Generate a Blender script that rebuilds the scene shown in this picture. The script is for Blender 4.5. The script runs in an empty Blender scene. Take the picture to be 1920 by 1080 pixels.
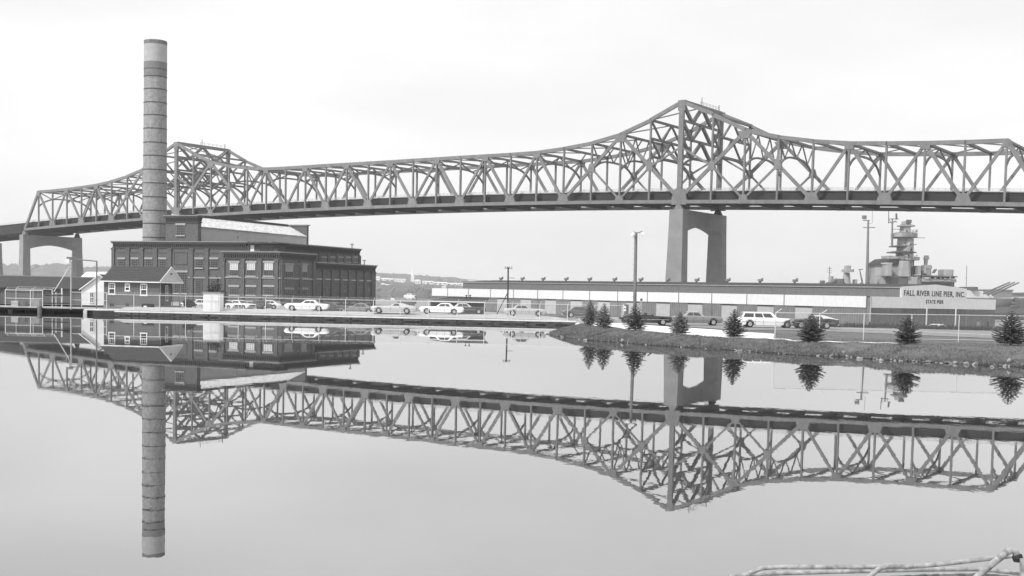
import bpy, math, random
import numpy as np
from mathutils import Vector, Matrix
random.seed(7); rng = np.random.default_rng(7)
R = math.radians
scn = bpy.context.scene
COL = scn.collection

# ------------------------------------------------------------ camera
FPX, CY, PITCH, ROLL, CAMH = 2262.6, 688.2, 0.060984, 0.022392, 3.7446
_fwd = np.array([0, math.cos(PITCH), -math.sin(PITCH)]); _up = np.array([0, math.sin(PITCH), math.cos(PITCH)])
_rt = np.array([1.0, 0, 0])
RGT = math.cos(ROLL)*_rt + math.sin(ROLL)*_up
UPV = -math.sin(ROLL)*_rt + math.cos(ROLL)*_up
cam_d = bpy.data.cameras.new('camera'); cam = bpy.data.objects.new('camera', cam_d); COL.objects.link(cam)
cam_d.sensor_width = 36; cam_d.lens = FPX/1920*36; cam_d.shift_y = (CY-540)/1920
cam_d.clip_start = 0.1; cam_d.clip_end = 20000
m = Matrix.Identity(4)
for i in range(3):
    m[i][0] = RGT[i]; m[i][1] = UPV[i]; m[i][2] = -_fwd[i]
m[2][3] = CAMH
cam.matrix_world = m
scn.camera = cam

# ------------------------------------------------------------ world, sun, exposure
SUN_AZ = math.atan2(-0.66, -0.75)      # direction towards the sun (x, y): behind the camera on the left
SUN_EL = R(48)
w = bpy.data.worlds.new('World'); scn.world = w; w.use_nodes = True
nt = w.node_tree; nt.nodes.clear()
out = nt.nodes.new('ShaderNodeOutputWorld'); bg = nt.nodes.new('ShaderNodeBackground')
sky = nt.nodes.new('ShaderNodeTexSky'); sky.sky_type = 'NISHITA'; sky.sun_disc = False
sky.sun_elevation = SUN_EL; sky.sun_rotation = SUN_AZ; sky.dust_density = 6; sky.air_density = 1.0
bw = nt.nodes.new('ShaderNodeRGBToBW'); nt.links.new(sky.outputs[0], bw.inputs[0])
# thin high overcast veil: soft, nearly even cloud sheet over the clear sky
tc = nt.nodes.new('ShaderNodeTexCoord'); mp = nt.nodes.new('ShaderNodeMapping'); mp.inputs['Scale'].default_value = (1.2, 1.2, 4.0)
nz = nt.nodes.new('ShaderNodeTexNoise'); nz.inputs['Scale'].default_value = 1.6; nz.inputs['Detail'].default_value = 5; nz.inputs['Roughness'].default_value = .5
nt.links.new(tc.outputs['Generated'], mp.inputs[0]); nt.links.new(mp.outputs[0], nz.inputs[0])
mr = nt.nodes.new('ShaderNodeMapRange'); mr.inputs[1].default_value = .3; mr.inputs[2].default_value = .7
mr.inputs[3].default_value = 7.8; mr.inputs[4].default_value = 10.2
nt.links.new(nz.outputs[0], mr.inputs[0])
mx = nt.nodes.new('ShaderNodeMix'); mx.data_type = 'FLOAT'; mx.inputs[0].default_value = .86
nt.links.new(bw.outputs[0], mx.inputs[2]); nt.links.new(mr.outputs[0], mx.inputs[3])
nt.links.new(mx.outputs[0], bg.inputs[0]); bg.inputs[1].default_value = 0.1
nt.links.new(bg.outputs[0], out.inputs[0])
sl = bpy.data.lights.new('sun', 'SUN'); sl.energy = 2.9; sl.angle = R(3); sl.color = (1, 1, 1)
so = bpy.data.objects.new('sun', sl); COL.objects.link(so)
sd = Vector((math.cos(SUN_EL)*math.cos(SUN_AZ), math.cos(SUN_EL)*math.sin(SUN_AZ), math.sin(SUN_EL)))
so.rotation_euler = sd.to_track_quat('Z', 'Y').to_euler(); so.location = (0, 0, 100)
sky.sun_rotation = math.atan2(sd.x, sd.y)
scn.view_settings.view_transform = 'Standard'; scn.view_settings.look = 'None'
scn.view_settings.exposure = 0.27; scn.view_settings.gamma = 1.0; scn.view_settings.use_curve_mapping = False

# ------------------------------------------------------------ helpers
def ray(px, py):
    return _fwd + RGT*(px-960)/FPX - UPV*(py-CY)/FPX
O = np.array([0, 0, CAMH])
def at(px, py, Y):
    v = ray(px, py); return O + v*(Y/v[1])
def atz(px, py, z):
    v = ray(px, py); return O + v*((z-CAMH)/v[2])
def xat(px, Y, z=1.0):                      # world x of pixel column px at depth Y, height z
    py = 560
    for _ in range(6):
        p = at(px, py, Y); py += (p[2]-z)*FPX/Y
    return at(px, py, Y)[0]
def hitplane(px, py, P0, N):
    v = ray(px, py); k = np.dot(np.asarray(P0)-O, N)/np.dot(v, N); return O+v*k

MATS = {}
def mat(name, v, rough=.8, var=.12, scale=1.0, spec=.3, metal=0.0, bump=0.0, streak=0.0, detail=6, vscale=None, v2=None):
    if name in MATS: return MATS[name]
    m = bpy.data.materials.new(name); m.use_nodes = True; MATS[name] = m
    t = m.node_tree; b = t.nodes['Principled BSDF']
    b.inputs['Roughness'].default_value = rough; b.inputs['Metallic'].default_value = metal
    b.inputs['Specular IOR Level'].default_value = spec
    b.inputs['Base Color'].default_value = (v, v, v, 1)
    if var or bump:
        g = t.nodes.new('ShaderNodeNewGeometry'); mp = t.nodes.new('ShaderNodeMapping')
        mp.inputs['Scale'].default_value = vscale or (1, 1, 1)
        n = t.nodes.new('ShaderNodeTexNoise'); n.inputs['Scale'].default_value = scale; n.inputs['Detail'].default_value = detail
        n.inputs['Roughness'].default_value = .65
        t.links.new(g.outputs['Position'], mp.inputs[0]); t.links.new(mp.outputs[0], n.inputs[0])
        r = t.nodes.new('ShaderNodeMapRange'); r.inputs[1].default_value = .3; r.inputs[2].default_value = .7
        lo, hi = (v*(1-var), v*(1+var)) if v2 is None else (v, v2)
        r.inputs[3].default_value = lo; r.inputs[4].default_value = hi
        t.links.new(n.outputs[0], r.inputs[0]); src = r.outputs[0]
        if streak:
            n2 = t.nodes.new('ShaderNodeTexNoise'); mp2 = t.nodes.new('ShaderNodeMapping'); mp2.inputs['Scale'].default_value = (2.2, 2.2, .12)
            t.links.new(g.outputs['Position'], mp2.inputs[0]); t.links.new(mp2.outputs[0], n2.inputs[0]); n2.inputs['Detail'].default_value = 4
            r2 = t.nodes.new('ShaderNodeMapRange'); r2.inputs[1].default_value = .45; r2.inputs[2].default_value = .7
            r2.inputs[3].default_value = 1; r2.inputs[4].default_value = 1-streak
            t.links.new(n2.outputs[0], r2.inputs[0])
            mu = t.nodes.new('ShaderNodeMath'); mu.operation = 'MULTIPLY'
            t.links.new(src, mu.inputs[0]); t.links.new(r2.outputs[0], mu.inputs[1]); src = mu.outputs[0]
        t.links.new(src, b.inputs['Base Color'])
        if bump:
            bp = t.nodes.new('ShaderNodeBump'); bp.inputs['Strength'].default_value = 1; bp.inputs['Distance'].default_value = bump
            t.links.new(n.outputs[0], bp.inputs['Height']); t.links.new(bp.outputs[0], b.inputs['Normal'])
    return m

OFF = {}
class MB:
    def __init__(s): s.v = []; s.f = []
    def quadbox(s, P):                       # 8 points: bottom 4 ccw, top 4
        k = len(s.v); s.v += [tuple(p) for p in P]
        for q in ((3,2,1,0),(4,5,6,7),(0,1,5,4),(1,2,6,5),(2,3,7,6),(3,0,4,7)): s.f.append(tuple(k+i for i in q))
        return s
    def box(s, x0, x1, y0, y1, z0, z1):
        return s.quadbox([(x0,y0,z0),(x1,y0,z0),(x1,y1,z0),(x0,y1,z0),(x0,y0,z1),(x1,y0,z1),(x1,y1,z1),(x0,y1,z1)])
    def beam(s, p, q, wd, ht, side=(0,0,1)):  # wd along 'side', ht perpendicular
        p = Vector(p); q = Vector(q); d = (q-p).normalized(); a = Vector(side)
        a = a - d*a.dot(d)
        if a.length < 1e-4: a = Vector((1,0,0)) - d*d.x
        a.normalize(); b = d.cross(a); a = a*wd/2; b = b*ht/2
        return s.quadbox([p-a-b, p+a-b, p+a+b, p-a+b, q-a-b, q+a-b, q+a+b, q-a+b])
    def tube(s, pts, r, n=8, cap=True):
        pts = [Vector(p) for p in pts]; rs = r if hasattr(r, '__len__') else [r]*len(pts)
        k0 = len(s.v); prev = None
        for i, p in enumerate(pts):
            d = (pts[min(i+1, len(pts)-1)]-pts[max(i-1, 0)]).normalized()
            a = prev - d*prev.dot(d) if prev else (Vector((0,0,1)) if abs(d.z) < .9 else Vector((1,0,0)))
            a = (a - d*a.dot(d)).normalized(); prev = a; b = d.cross(a)
            for j in range(n):
                t = 2*math.pi*j/n; s.v.append(tuple(p + (a*math.cos(t)+b*math.sin(t))*rs[i]))
        for i in range(len(pts)-1):
            for j in range(n):
                s.f.append((k0+i*n+j, k0+i*n+(j+1)%n, k0+(i+1)*n+(j+1)%n, k0+(i+1)*n+j))
        if cap:
            s.f.append(tuple(k0+j for j in range(n))[::-1]); s.f.append(tuple(k0+(len(pts)-1)*n+j for j in range(n)))
        return s
    def prism(s, poly, ext):                 # list of 3-d points, extrusion vector
        k = len(s.v); n = len(poly); e = Vector(ext)
        s.v += [tuple(Vector(p)) for p in poly] + [tuple(Vector(p)+e) for p in poly]
        s.f.append(tuple(range(k, k+n))[::-1]); s.f.append(tuple(range(k+n, k+2*n)))
        for i in range(n): j = (i+1) % n; s.f.append((k+i, k+j, k+n+j, k+n+i))
        return s
    def lathe(s, prof, n=24, c=(0,0,0)):     # [(r,z)]
        k = len(s.v)
        for r_, z_ in prof:
            for j in range(n):
                t = 2*math.pi*j/n; s.v.append((c[0]+r_*math.cos(t), c[1]+r_*math.sin(t), c[2]+z_))
        for i in range(len(prof)-1):
            for j in range(n): s.f.append((k+i*n+j, k+i*n+(j+1)%n, k+(i+1)*n+(j+1)%n, k+(i+1)*n+j))
        s.f.append(tuple(k+j for j in range(n))[::-1]); s.f.append(tuple(k+(len(prof)-1)*n+j for j in range(n)))
        return s
    def build(s, name, m, parent=None, smooth=False, off=None):
        me = bpy.data.meshes.new(name)
        o = bpy.data.objects.new(name, me)
        if parent is not None:
            o.parent = parent; of = OFF.get(parent.name, (0,0,0)); OFF[o.name] = of
        else: of = off or (0,0,0)
        vs = [(a-of[0], b-of[1], c-of[2]) for a, b, c in s.v] if any(of) else s.v
        me.from_pydata(vs, [], s.f); me.update()
        import bmesh
        bm = bmesh.new(); bm.from_mesh(me); bmesh.ops.recalc_face_normals(bm, faces=bm.faces); bm.to_mesh(me); bm.free()
        if smooth:
            me.polygons.foreach_set('use_smooth', [True]*len(me.polygons))
            try: me.set_sharp_from_angle(angle=R(35))
            except Exception: pass
        me.materials.append(m); COL.objects.link(o)
        if parent is None and off: o.location = off
        return o
def tag(o, label=None, cat=None, group=None, kind=None):
    if label: o['label'] = label
    if cat: o['category'] = cat
    if group: o['group'] = group
    if kind: o['kind'] = kind
    return o
def thing(name, label, cat, loc=(0,0,0), group=None, world=True):
    o = bpy.data.objects.new(name, None); COL.objects.link(o); o.location = tuple(float(c) for c in loc); o.empty_display_size = .5
    tag(o, label, cat, group)
    if world: OFF[o.name] = tuple(float(c) for c in loc)
    return o
def gridmesh(name, V, nx, ny, m, kind='structure', smooth=True, parent=None):
    idx = np.arange(nx*ny).reshape(ny, nx)
    F = np.stack([idx[:-1,:-1], idx[:-1,1:], idx[1:,1:], idx[1:,:-1]], -1).reshape(-1, 4)
    me = bpy.data.meshes.new(name); me.from_pydata(V.tolist(), [], F.tolist()); me.update()
    if smooth: me.polygons.foreach_set('use_smooth', [True]*len(me.polygons))
    me.materials.append(m); o = bpy.data.objects.new(name, me); COL.objects.link(o)
    if kind: o['kind'] = kind
    if parent: o.parent = parent
    return o

# ------------------------------------------------------------ terrain function
WALLY = 146.0
shore_px = [(1038,630),(1090,637.5),(1167,642.5),(1212,647),(1295,652),(1382,657.5),(1447,662.5),(1512,667),(1580,669),(1612,671.5),(1653,675),(1750,680),(1815,683.5),(1892,687.5)]
SH = [(7.6, 146.3), (7.0, 140), (5.6, 130), (4.1, 120), (3.3, 113)] + [tuple(atz(x, y, 0)[:2]) for x, y in shore_px] + [(33, 69.4), (45, 66), (70, 62), (130, 58), (420, 50)]
SH = np.array(SH)
def sdist(X, Y):
    X = np.asarray(X, float); Y = np.asarray(Y, float)
    best = np.full(X.shape, 1e9); sg = np.ones(X.shape)
    for a, b in zip(SH[:-1], SH[1:]):
        d = b-a; L2 = d@d
        t = np.clip(((X-a[0])*d[0]+(Y-a[1])*d[1])/L2, 0, 1)
        dx = X-(a[0]+t*d[0]); dy = Y-(a[1]+t*d[1]); dd = np.hypot(dx, dy)
        s = np.where(d[0]*(Y-a[1])-d[1]*(X-a[0]) > 0, 1.0, -1.0)
        up = dd < best-1e-6; best = np.where(up, dd, best); sg = np.where(up, s, sg)
    return best*sg
def sst(a, b, x):
    t = np.clip((x-a)/(b-a), 0, 1); return t*t*(3-2*t)
def gz(X, Y):
    X = np.asarray(X, float); Y = np.asarray(Y, float)
    s = sdist(X, Y)
    bump = .04*np.sin(X*1.3+Y*.7)+.03*np.sin(X*2.9-Y*1.7)
    zb = np.where(s < 0, np.maximum(s*.5, -.9), .74*np.clip(s/2.6, 0, 1)**.8 + .12*sst(2.6, 7, s) + .12*sst(8, 30, s)) + bump*sst(.2, 1.5, s)*(1-sst(3, 9, s))
    sw = Y-WALLY
    zw = .54 + .38*sst(.5, 4, sw)
    far = sst(160, 172, Y)*(1-sst(-22, -12, X))*.5
    k = sst(2, 14, X) if X.shape == () else sst(2, 14, X)
    back = np.where(Y > WALLY, 1.0, 0.0)
    z = np.where(back > 0, zw*(1-k) + np.maximum(zb, .1)*k, zb)
    low = sst(128+30*(1-sst(4, 18, X)), 200, Y)*sst(-30, -14, X)*2.9
    return z - far*back - low
def G(px, py):
    v = ray(px, py); t0 = 20.0; z = None
    ts = np.linspace(30, 420, 1600); P = O[None] + v[None]*ts[:, None]/v[1]
    g = np.where(P[:,2] < 1.6, gz(P[:,0], P[:,1]), -9); i = np.argmax(P[:,2] < g)
    return P[i] if i else P[-1]

# ------------------------------------------------------------ setting: water, land, far shores
mw = bpy.data.materials.new('pond_water'); mw.use_nodes = True; t = mw.node_tree; t.nodes.clear()
mo = t.nodes.new('ShaderNodeOutputMaterial'); gl = t.nodes.new('ShaderNodeBsdfGlossy'); gl.inputs['Roughness'].default_value = 0.0
gl.inputs['Color'].default_value = (.94, .94, .94, 1)
df = t.nodes.new('ShaderNodeBsdfDiffuse'); df.inputs['Color'].default_value = (.04, .04, .04, 1)
fr = t.nodes.new('ShaderNodeFresnel'); fr.inputs['IOR'].default_value = 1.33
ms = t.nodes.new('ShaderNodeMixShader')
g = t.nodes.new('ShaderNodeNewGeometry')
mp = t.nodes.new('ShaderNodeMapping'); mp.inputs['Scale'].default_value = (1.0, .55, 1)
n1 = t.nodes.new('ShaderNodeTexNoise'); n1.inputs['Scale'].default_value = 2.2; n1.inputs['Detail'].default_value = 3
n2 = t.nodes.new('ShaderNodeTexNoise'); n2.inputs['Scale'].default_value = .06; n2.inputs['Detail'].default_value = 2
t.links.new(g.outputs['Position'], mp.inputs[0]); t.links.new(mp.outputs[0], n1.inputs[0]); t.links.new(g.outputs['Position'], n2.inputs[0])
rr = t.nodes.new('ShaderNodeMapRange'); rr.inputs[1].default_value = .35; rr.inputs[2].default_value = .65; rr.inputs[3].default_value = .25; rr.inputs[4].default_value = 1
t.links.new(n2.outputs[0], rr.inputs[0])
mu = t.nodes.new('ShaderNodeMath'); mu.operation = 'MULTIPLY'; t.links.new(n1.outputs[0], mu.inputs[0]); t.links.new(rr.outputs[0], mu.inputs[1])
bp = t.nodes.new('ShaderNodeBump'); bp.inputs['Strength'].default_value = 1; bp.inputs['Distance'].default_value = .0009
t.links.new(mu.outputs[0], bp.inputs['Height'])
t.links.new(bp.outputs[0], gl.inputs['Normal']); fm_ = t.nodes.new('ShaderNodeMapRange'); fm_.inputs[1].default_value = 0; fm_.inputs[2].default_value = 1; fm_.inputs[3].default_value = .42; fm_.inputs[4].default_value = 1; t.links.new(fr.outputs[0], fm_.inputs[0]); t.links.new(fm_.outputs[0], ms.inputs[0])
t.links.new(df.outputs[0], ms.inputs[1]); t.links.new(gl.outputs[0], ms.inputs[2]); t.links.new(ms.outputs[0], mo.inputs[0])
WX = 4900; WL = -2.2      # the river behind lies lower than the pond
gridmesh('pond_water', np.array([(-300,-300,0),(420,-300,0),(-300,159.6,0),(420,159.6,0)], float), 2, 2, mw, smooth=False)
gridmesh('river_water', np.array([(-WX,150,WL),(WX,150,WL),(-WX,5000,WL),(WX,5000,WL)], float), 2, 2, mw, smooth=False)

m_grass = mat('grass_ground', .13, .95, var=.35, scale=1.4, spec=.1, bump=.05, detail=9)
m_gravel = mat('gravel_ground', .30, .95, var=.22, scale=.8, spec=.1, detail=9)
def landgrid(name, x0, x1, nx, y0, y1, ny, m):
    xs = np.linspace(x0, x1, nx); ys = np.linspace(y0, y1, ny); X, Y = np.meshgrid(xs, ys)
    return gridmesh(name, np.stack([X.ravel(), Y.ravel(), gz(X, Y).ravel()], 1), nx, ny, m)
_t = m_grass.node_tree; _b = _t.nodes['Principled BSDF']; _src = _b.inputs['Base Color'].links[0].from_socket
_g = _t.nodes.new('ShaderNodeNewGeometry'); _s = _t.nodes.new('ShaderNodeSeparateXYZ'); _t.links.new(_g.outputs['Position'], _s.inputs[0])
_r = _t.nodes.new('ShaderNodeMapRange'); _r.inputs[1].default_value = .12; _r.inputs[2].default_value = .34; _r.inputs[3].default_value = .3; _r.inputs[4].default_value = 1   # wet soil at the waterline
_m = _t.nodes.new('ShaderNodeMath'); _m.operation = 'MULTIPLY'; _t.links.new(_s.outputs[2], _r.inputs[0]); _t.links.new(_r.outputs[0], _m.inputs[0]); _t.links.new(_src, _m.inputs[1]); _t.links.new(_m.outputs[0], _b.inputs['Base Color'])
landgrid('ground', 1.5, 61.5, 150, 62, 145.9, 190, m_grass)
landgrid('lawn', 61.5, 420, 40, 46, 145.9, 40, m_grass)
XW = xat(215, 146)
landgrid('back_ground', XW, 420, 240, 145.9, 430, 200, m_gravel)
landgrid('back_ground', -300, XW, 120, 158.8, 300, 110, m_gravel)
bed = MB(); bed.box(-4900, 4900, -300, 5000, -4.2, -3.9); b_ = bed.build('river_bed', mat('mud', .1, .95)); b_['kind'] = 'structure'
# edge skirt of the land on the river side
sk = MB(); sk.box(-300, XW, 299.7, 300.6, -3.2, .8); sk.box(XW, XW+.5, 300.6, 430, -3.2, .3); sk.box(XW+.5, 420, 429.8, 430.6, -3.2, -1.7); o = sk.build('river_bank', m_gravel); o['kind'] = 'structure'
for nm, q in (('outer_ground', (-900, -300, -300, 299)), ('outer_ground', (420, 900, -300, 429))):
    mb = MB(); mb.box(*q, -3.2, .45); o = mb.build(nm, m_grass); o['kind'] = 'structure'
# near shore the camera stands over
xs = np.linspace(-40, 40, 90); ys = np.linspace(-12, 15.3, 40); X, Y = np.meshgrid(xs, ys)
Z = np.interp(Y, [-12, 2, 5, 14.2, 15.3], [2.05, 2.0, 1.75, .02, -.4]) + .06*np.sin(X*2.1+Y*3)*np.sin(X*.9-Y*1.4)
gridmesh('near_shore', np.stack([X.ravel(), Y.ravel(), Z.ravel()], 1), 90, 40, mat('rubble', .16, .95, var=.4, scale=3, bump=.05))

def sheet(name, lo, hi, m, off=.03, nseg=60, nw=8):
    lo = np.array([G(*p)[:2] for p in lo]); hi = np.array([G(*p)[:2] for p in hi])
    def rs(P):
        L = np.r_[0, np.cumsum(np.hypot(*np.diff(P, axis=0).T))]; q = np.linspace(0, L[-1], nseg)
        return np.stack([np.interp(q, L, P[:,0]), np.interp(q, L, P[:,1])], 1)
    a = rs(lo); b = rs(hi); V = []
    for k in range(nw):
        q = a + (b-a)*k/(nw-1); V.append(np.c_[q, gz(q[:,0], q[:,1])+off])
    return gridmesh(name, np.concatenate(V), nseg, nw, m)
m_asph = mat('faded_asphalt', .23, .9, var=.3, scale=1.2, spec=.2, detail=9)
m_conc = mat('pale_concrete', .46, .9, var=.14, scale=1.5, spec=.2)
m_white_path = mat('pale_sand_path', .72, .95, var=.10, scale=2, spec=.1)
sheet('footpath', [(1078,607.5),(1118,612),(1187,619.5),(1262,626),(1337,631.5),(1383,633.5),(1450,637)], [(1085,605.5),(1145,606),(1212,610),(1262,613.5),(1337,618.5),(1387,622.5),(1452,626.5)], m_white_path, .035, 80, 12)
sheet('path_edging', [(1450,637),(1503,641.3),(1560,643),(1637,645),(1685,646)], [(1450,635.6),(1503,639.6),(1560,641.6),(1637,643.6),(1685,645)], m_white_path, .05, 60, 3)
sheet('road', [(1120,605),(1212,608.5),(1300,614),(1387,619.5),(1460,619),(1560,622),(1700,628),(1920,637)], [(1120,599),(1212,602),(1300,603),(1387,605),(1460,606),(1560,608),(1700,613),(1920,617)], m_asph, .03, 120, 16)
sheet('kerb', [(1390,612.6),(1500,615.2),(1637,618.4),(1760,624.5),(1920,632)], [(1390,611.9),(1500,614.5),(1637,617.6),(1760,623.6),(1920,631)], m_conc, .045, 120, 3)
sheet('path', [(1728,637.2),(1920,640.5)], [(1728,636.3),(1920,639.6)], m_conc, .04, 60, 3)
# car park behind the sea wall
xs = np.linspace(XW, 16, 100); ys = np.linspace(147.3, 158.5, 24); X, Y = np.meshgrid(xs, ys)
gridmesh('parking_lot', np.stack([X.ravel(), Y.ravel(), gz(X, Y).ravel()+.03], 1), 100, 24, mat('pale_asphalt', .42, .9, var=.2, scale=1.5, spec=.2, detail=9))

# distant hills with wooded outline
m_hill = mat('far_woods', .12, .95, var=.5, scale=.02, spec=0, detail=10)
def hill(name, px, ytop, D, depth=500, seed=1, rough=4):
    r_ = np.random.default_rng(seed); n = 260
    P = np.linspace(px[0], px[-1], n); T = np.interp(P, px, ytop)
    nse = np.zeros(n)
    for k, a in ((6, .5), (15, .7), (40, .8), (110, .7)):
        nse += np.interp(np.arange(n), np.linspace(0, n, k*2), r_.uniform(-1, 1, k*2))*a*rough*.35
    V = []
    for row, (fz, dy) in enumerate(((-.05, -depth*.42), (.30, -depth*.25), (.62, -depth*.12), (.85, -depth*.05), (1, 0), (.5, depth*.4), (-.05, depth*.7))):
        for i in range(n):
            q = at(P[i], T[i], D); Hh = max(q[2], 2)+nse[i]*(1.2 if row in (3, 4) else .6)*(fz > 0)
            jx = r_.uniform(-3, 3)*(0 < row < 6); jz = r_.uniform(-1, 1)*2.0*(0 < row < 4)
            V.append((q[0]+jx, D+dy+r_.uniform(-10, 10)*(0 < row < 4), Hh*fz+jz if fz > 0 else -2.0))
    return gridmesh(name, np.array(V), n, 7, m_hill, smooth=False)
hill('hill', [-400, -100, 0, 60, 110, 160, 215, 330, 480, 640], [507, 500, 497, 500, 495, 503, 501, 503, 508, 515], 4000, 500, 3, 2)
hill('far_hill', [560, 700, 720, 760, 800, 850, 880, 950, 1100, 1400, 1700, 1900, 2300], [516, 512, 513, 514, 518, 520, 524, 528, 536, 545, 552, 548, 540], 4100, 600, 5, 3)
hill('far_shore', [600, 700, 760, 820, 900, 1300], [532, 532, 536, 541, 547, 556], 2300, 240, 8, 1.6)

# ------------------------------------------------------------ the bridge
P_ = 11.64; BO = np.array([-155.705, 557.016, 0.]); BD = np.array([.824718, -.565544, 0]); BN = np.array([.565544, .824718, 0]); BW = 31.0
def zb(t): return 35.912 + .31362*t - .01277*t*t
hs = {0:33.6, 1:27.9, 2:23.4, 3:20.8, 4:19.3, 5:18.3, 6:18.05, 7:17.95, 8:17.9, 9:17.8, 10:17.75, 11:17.7}
def zt(t):
    k = t if 0 <= t <= 11 else (22-t if 11 < t <= 22 else (t-22 if t > 22 else -t))
    if t < 0 or t > 22: return zb(t)+{1:28.8, 2:23.2, 3:20.7, 4:19.1, 5:18.2, 6:18.0, 7:17.9, 8:18.0, 9:18.3}[k]
    return zb(t)+hs[k]
def BP(t, n, z): return BO + BD*P_*t + BN*n + np.array([0, 0, z])
m_steel = mat('bridge_paint', .185, .6, var=.2, scale=.35, spec=.35, streak=.3)
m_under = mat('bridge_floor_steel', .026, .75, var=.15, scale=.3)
m_rail = mat('bridge_rail_paint', .46, .6, var=.1)
m_pier = mat('pier_concrete', .25, .9, var=.12, scale=.25, spec=.2, streak=.15)
BR = thing('cantilever_bridge', 'long grey steel cantilever truss bridge with two tall peaks crossing behind everything', 'bridge', BP(22, 0, 0))
BNt = tuple(BN)
NB = [-10, -8, -6, -4, 0, 4, 6, 8, 10, 12, 14, 16, 18, 22, 26, 28, 30, 32]       # lower nodes of the web
NT = [-9, -7, -5, -2, 2, 5, 7, 9, 11, 13, 15, 17, 20, 24, 27, 29, 31]            # upper nodes
def gusset(t, n, z, w0, w1, h0, h1):
    mb = MB(); c = BP(t, n-.5, z)
    pts = [(-w0/2, h0), (w0/2, h0), (w0/2, h0+(h1-h0)*.35), (w1/2, h1), (-w1/2, h1), (-w0/2, h0+(h1-h0)*.35)]
    mb.prism([c+BD*a+np.array([0, 0, b]) for a, b in pts], BN*1.0); mb.build('gusset_plate', m_steel, BR)
for n in (0, BW):
    mb = MB()
    for t_ in range(-9, 31): mb.beam(BP(t_-.02, n, zt(t_)-.6), BP(t_+1.02, n, zt(t_+1)-.6), .9, 1.25, BNt)
    mb.beam(BP(-9, n, zt(-9)-.6), BP(-10, n, zb(-10)-.5), .9, 1.25, BNt); mb.beam(BP(31, n, zt(31)-.6), BP(32, n, zb(32)-.5), .9, 1.25, BNt)
    mb.build('top_chord', m_steel, BR)
    mb = MB()
    for t_ in range(-10, 32): mb.beam(BP(t_-.01, n, zb(t_)-.6), BP(t_+1.01, n, zb(t_+1)-.6), .92, 1.2, BNt)
    mb.build('bottom_chord', m_steel, BR)
    for t_ in range(-9, 32):
        big = t_ in (0, 22)
        MB().beam(BP(t_, n, zb(t_)-.3), BP(t_, n, zt(t_)-.7), .7 if not big else 1.1, 1.7 if big else .58, BNt).build('post', m_steel, BR)
    def diag(t0, z0, t1, z1, wd=.85, nm='diagonal'):
        MB().beam(BP(t0, n, z0), BP(t1, n, z1), .62, wd, BNt).build(nm, m_steel, BR)
    for b_ in NB:
        for tt in NT:
            if abs(b_-tt) == 1: diag(b_, zb(b_)+.2, tt, zt(tt)-.8, .9 if (b_ < tt) else 1.05)
    for tw in (0, 22):
        for s in (-1, 1):
            mid = zb(tw+s)+ (zt(tw+s*2)-zb(tw))*.5
            midn = (zb(tw)+.3+zt(tw+2*s)-.8)/2
            diag(tw, zb(tw)+.3, tw+2*s, zt(tw+2*s)-.8, 1.2)
            diag(tw+s, midn, tw+2*s, zb(tw+2*s)+.2, .6, 'sub_diagonal')
            diag(tw+s, midn, tw, zb(tw)+17.8, .55, 'sub_diagonal')
            gusset(tw+s, n, midn, 2.6, 1.4, -1.5, 1.5)
            mid2 = (zt(tw+2*s)-.8+zb(tw+4*s)+.2)/2
            diag(tw+2*s, zt(tw+2*s)-.8, tw+4*s, zb(tw+4*s)+.2, 1.1)
            diag(tw+3*s, mid2, tw+2*s, zb(tw+2*s)+.2, .6, 'sub_diagonal')
            gusset(tw+3*s, n, mid2, 2.6, 1.4, -1.5, 1.5)
            gusset(tw+2*s, n, zb(tw+2*s), 3.4, 2.0, -1.2, 1.7)
    for b_ in NB:
        if b_ in (0, 22): gusset(b_, n, zb(b_), 5.6, 3.8, -1.6, 3.6)
        elif b_ not in (-10, 32): gusset(b_, n, zb(b_), 4.6, 3.0, -1.2, 2.4)
    for tt in NT:
        if tt in (-9, 31): gusset(tt, n, zt(tt)-.6, 2.6, 1.6, -1.9, .45); continue
        gusset(tt, n, zt(tt)-.6, 2.8 if abs(tt-11) not in (9, 13) else 3.2, 4.2 if abs(tt-11) not in (9, 13) else 5.2, -1.9 if abs(tt-11) not in (9, 13) else -2.6, .5 if abs(tt-11) not in (9, 13) else -.1)
    for tw in (0, 22): gusset(tw, n, zt(tw)-.6, 2.6, 2.8, -3.0, .45)
# floor system
for t_ in range(-10, 33):
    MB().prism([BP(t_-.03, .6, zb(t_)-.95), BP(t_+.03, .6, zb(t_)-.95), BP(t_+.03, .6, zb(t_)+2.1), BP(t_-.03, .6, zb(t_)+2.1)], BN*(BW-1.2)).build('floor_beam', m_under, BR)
for k, n in enumerate(np.linspace(2.4, BW-2.4, 8)):
    mb = MB()
    for t_ in range(-22, 40):
        dz = .0; a = zb(max(min(t_, 33), -11)) if -11 <= t_ <= 33 else zb(-11 if t_ < 0 else 33)+(t_+11 if t_ < 0 else t_-33)*(.55 if t_ < 0 else -.4)
        t2 = t_+1; b = zb(t2) if -11 <= t2 <= 33 else zb(-11 if t2 < 0 else 33)+(t2+11 if t2 < 0 else t2-33)*(.55 if t2 < 0 else -.4)
        hh = 2.6
        if t_ < -10 or t_ >= 32: hh = 4.6 if k in (0, 2, 5, 7) else 1.6
        mb.beam(BP(t_, n, a+2.7-hh/2), BP(t_+1, n, b+2.7-hh/2), .35, hh, BNt)
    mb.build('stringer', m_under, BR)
def deckz(t): return zb(t) if -11 <= t <= 33 else (zb(-11)+(t+11)*.55 if t < 0 else zb(33)-(t-33)*.4)
mb = MB(); mr_ = MB()
for t_ in range(-22, 40):
    a, b = BP(t_, BW/2, deckz(t_)+2.9), BP(t_+1, BW/2, deckz(t_+1)+2.9)
    mb.beam(a, b, BW-4.0, .35, BNt)
mb.build('deck', m_under, BR)
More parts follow.
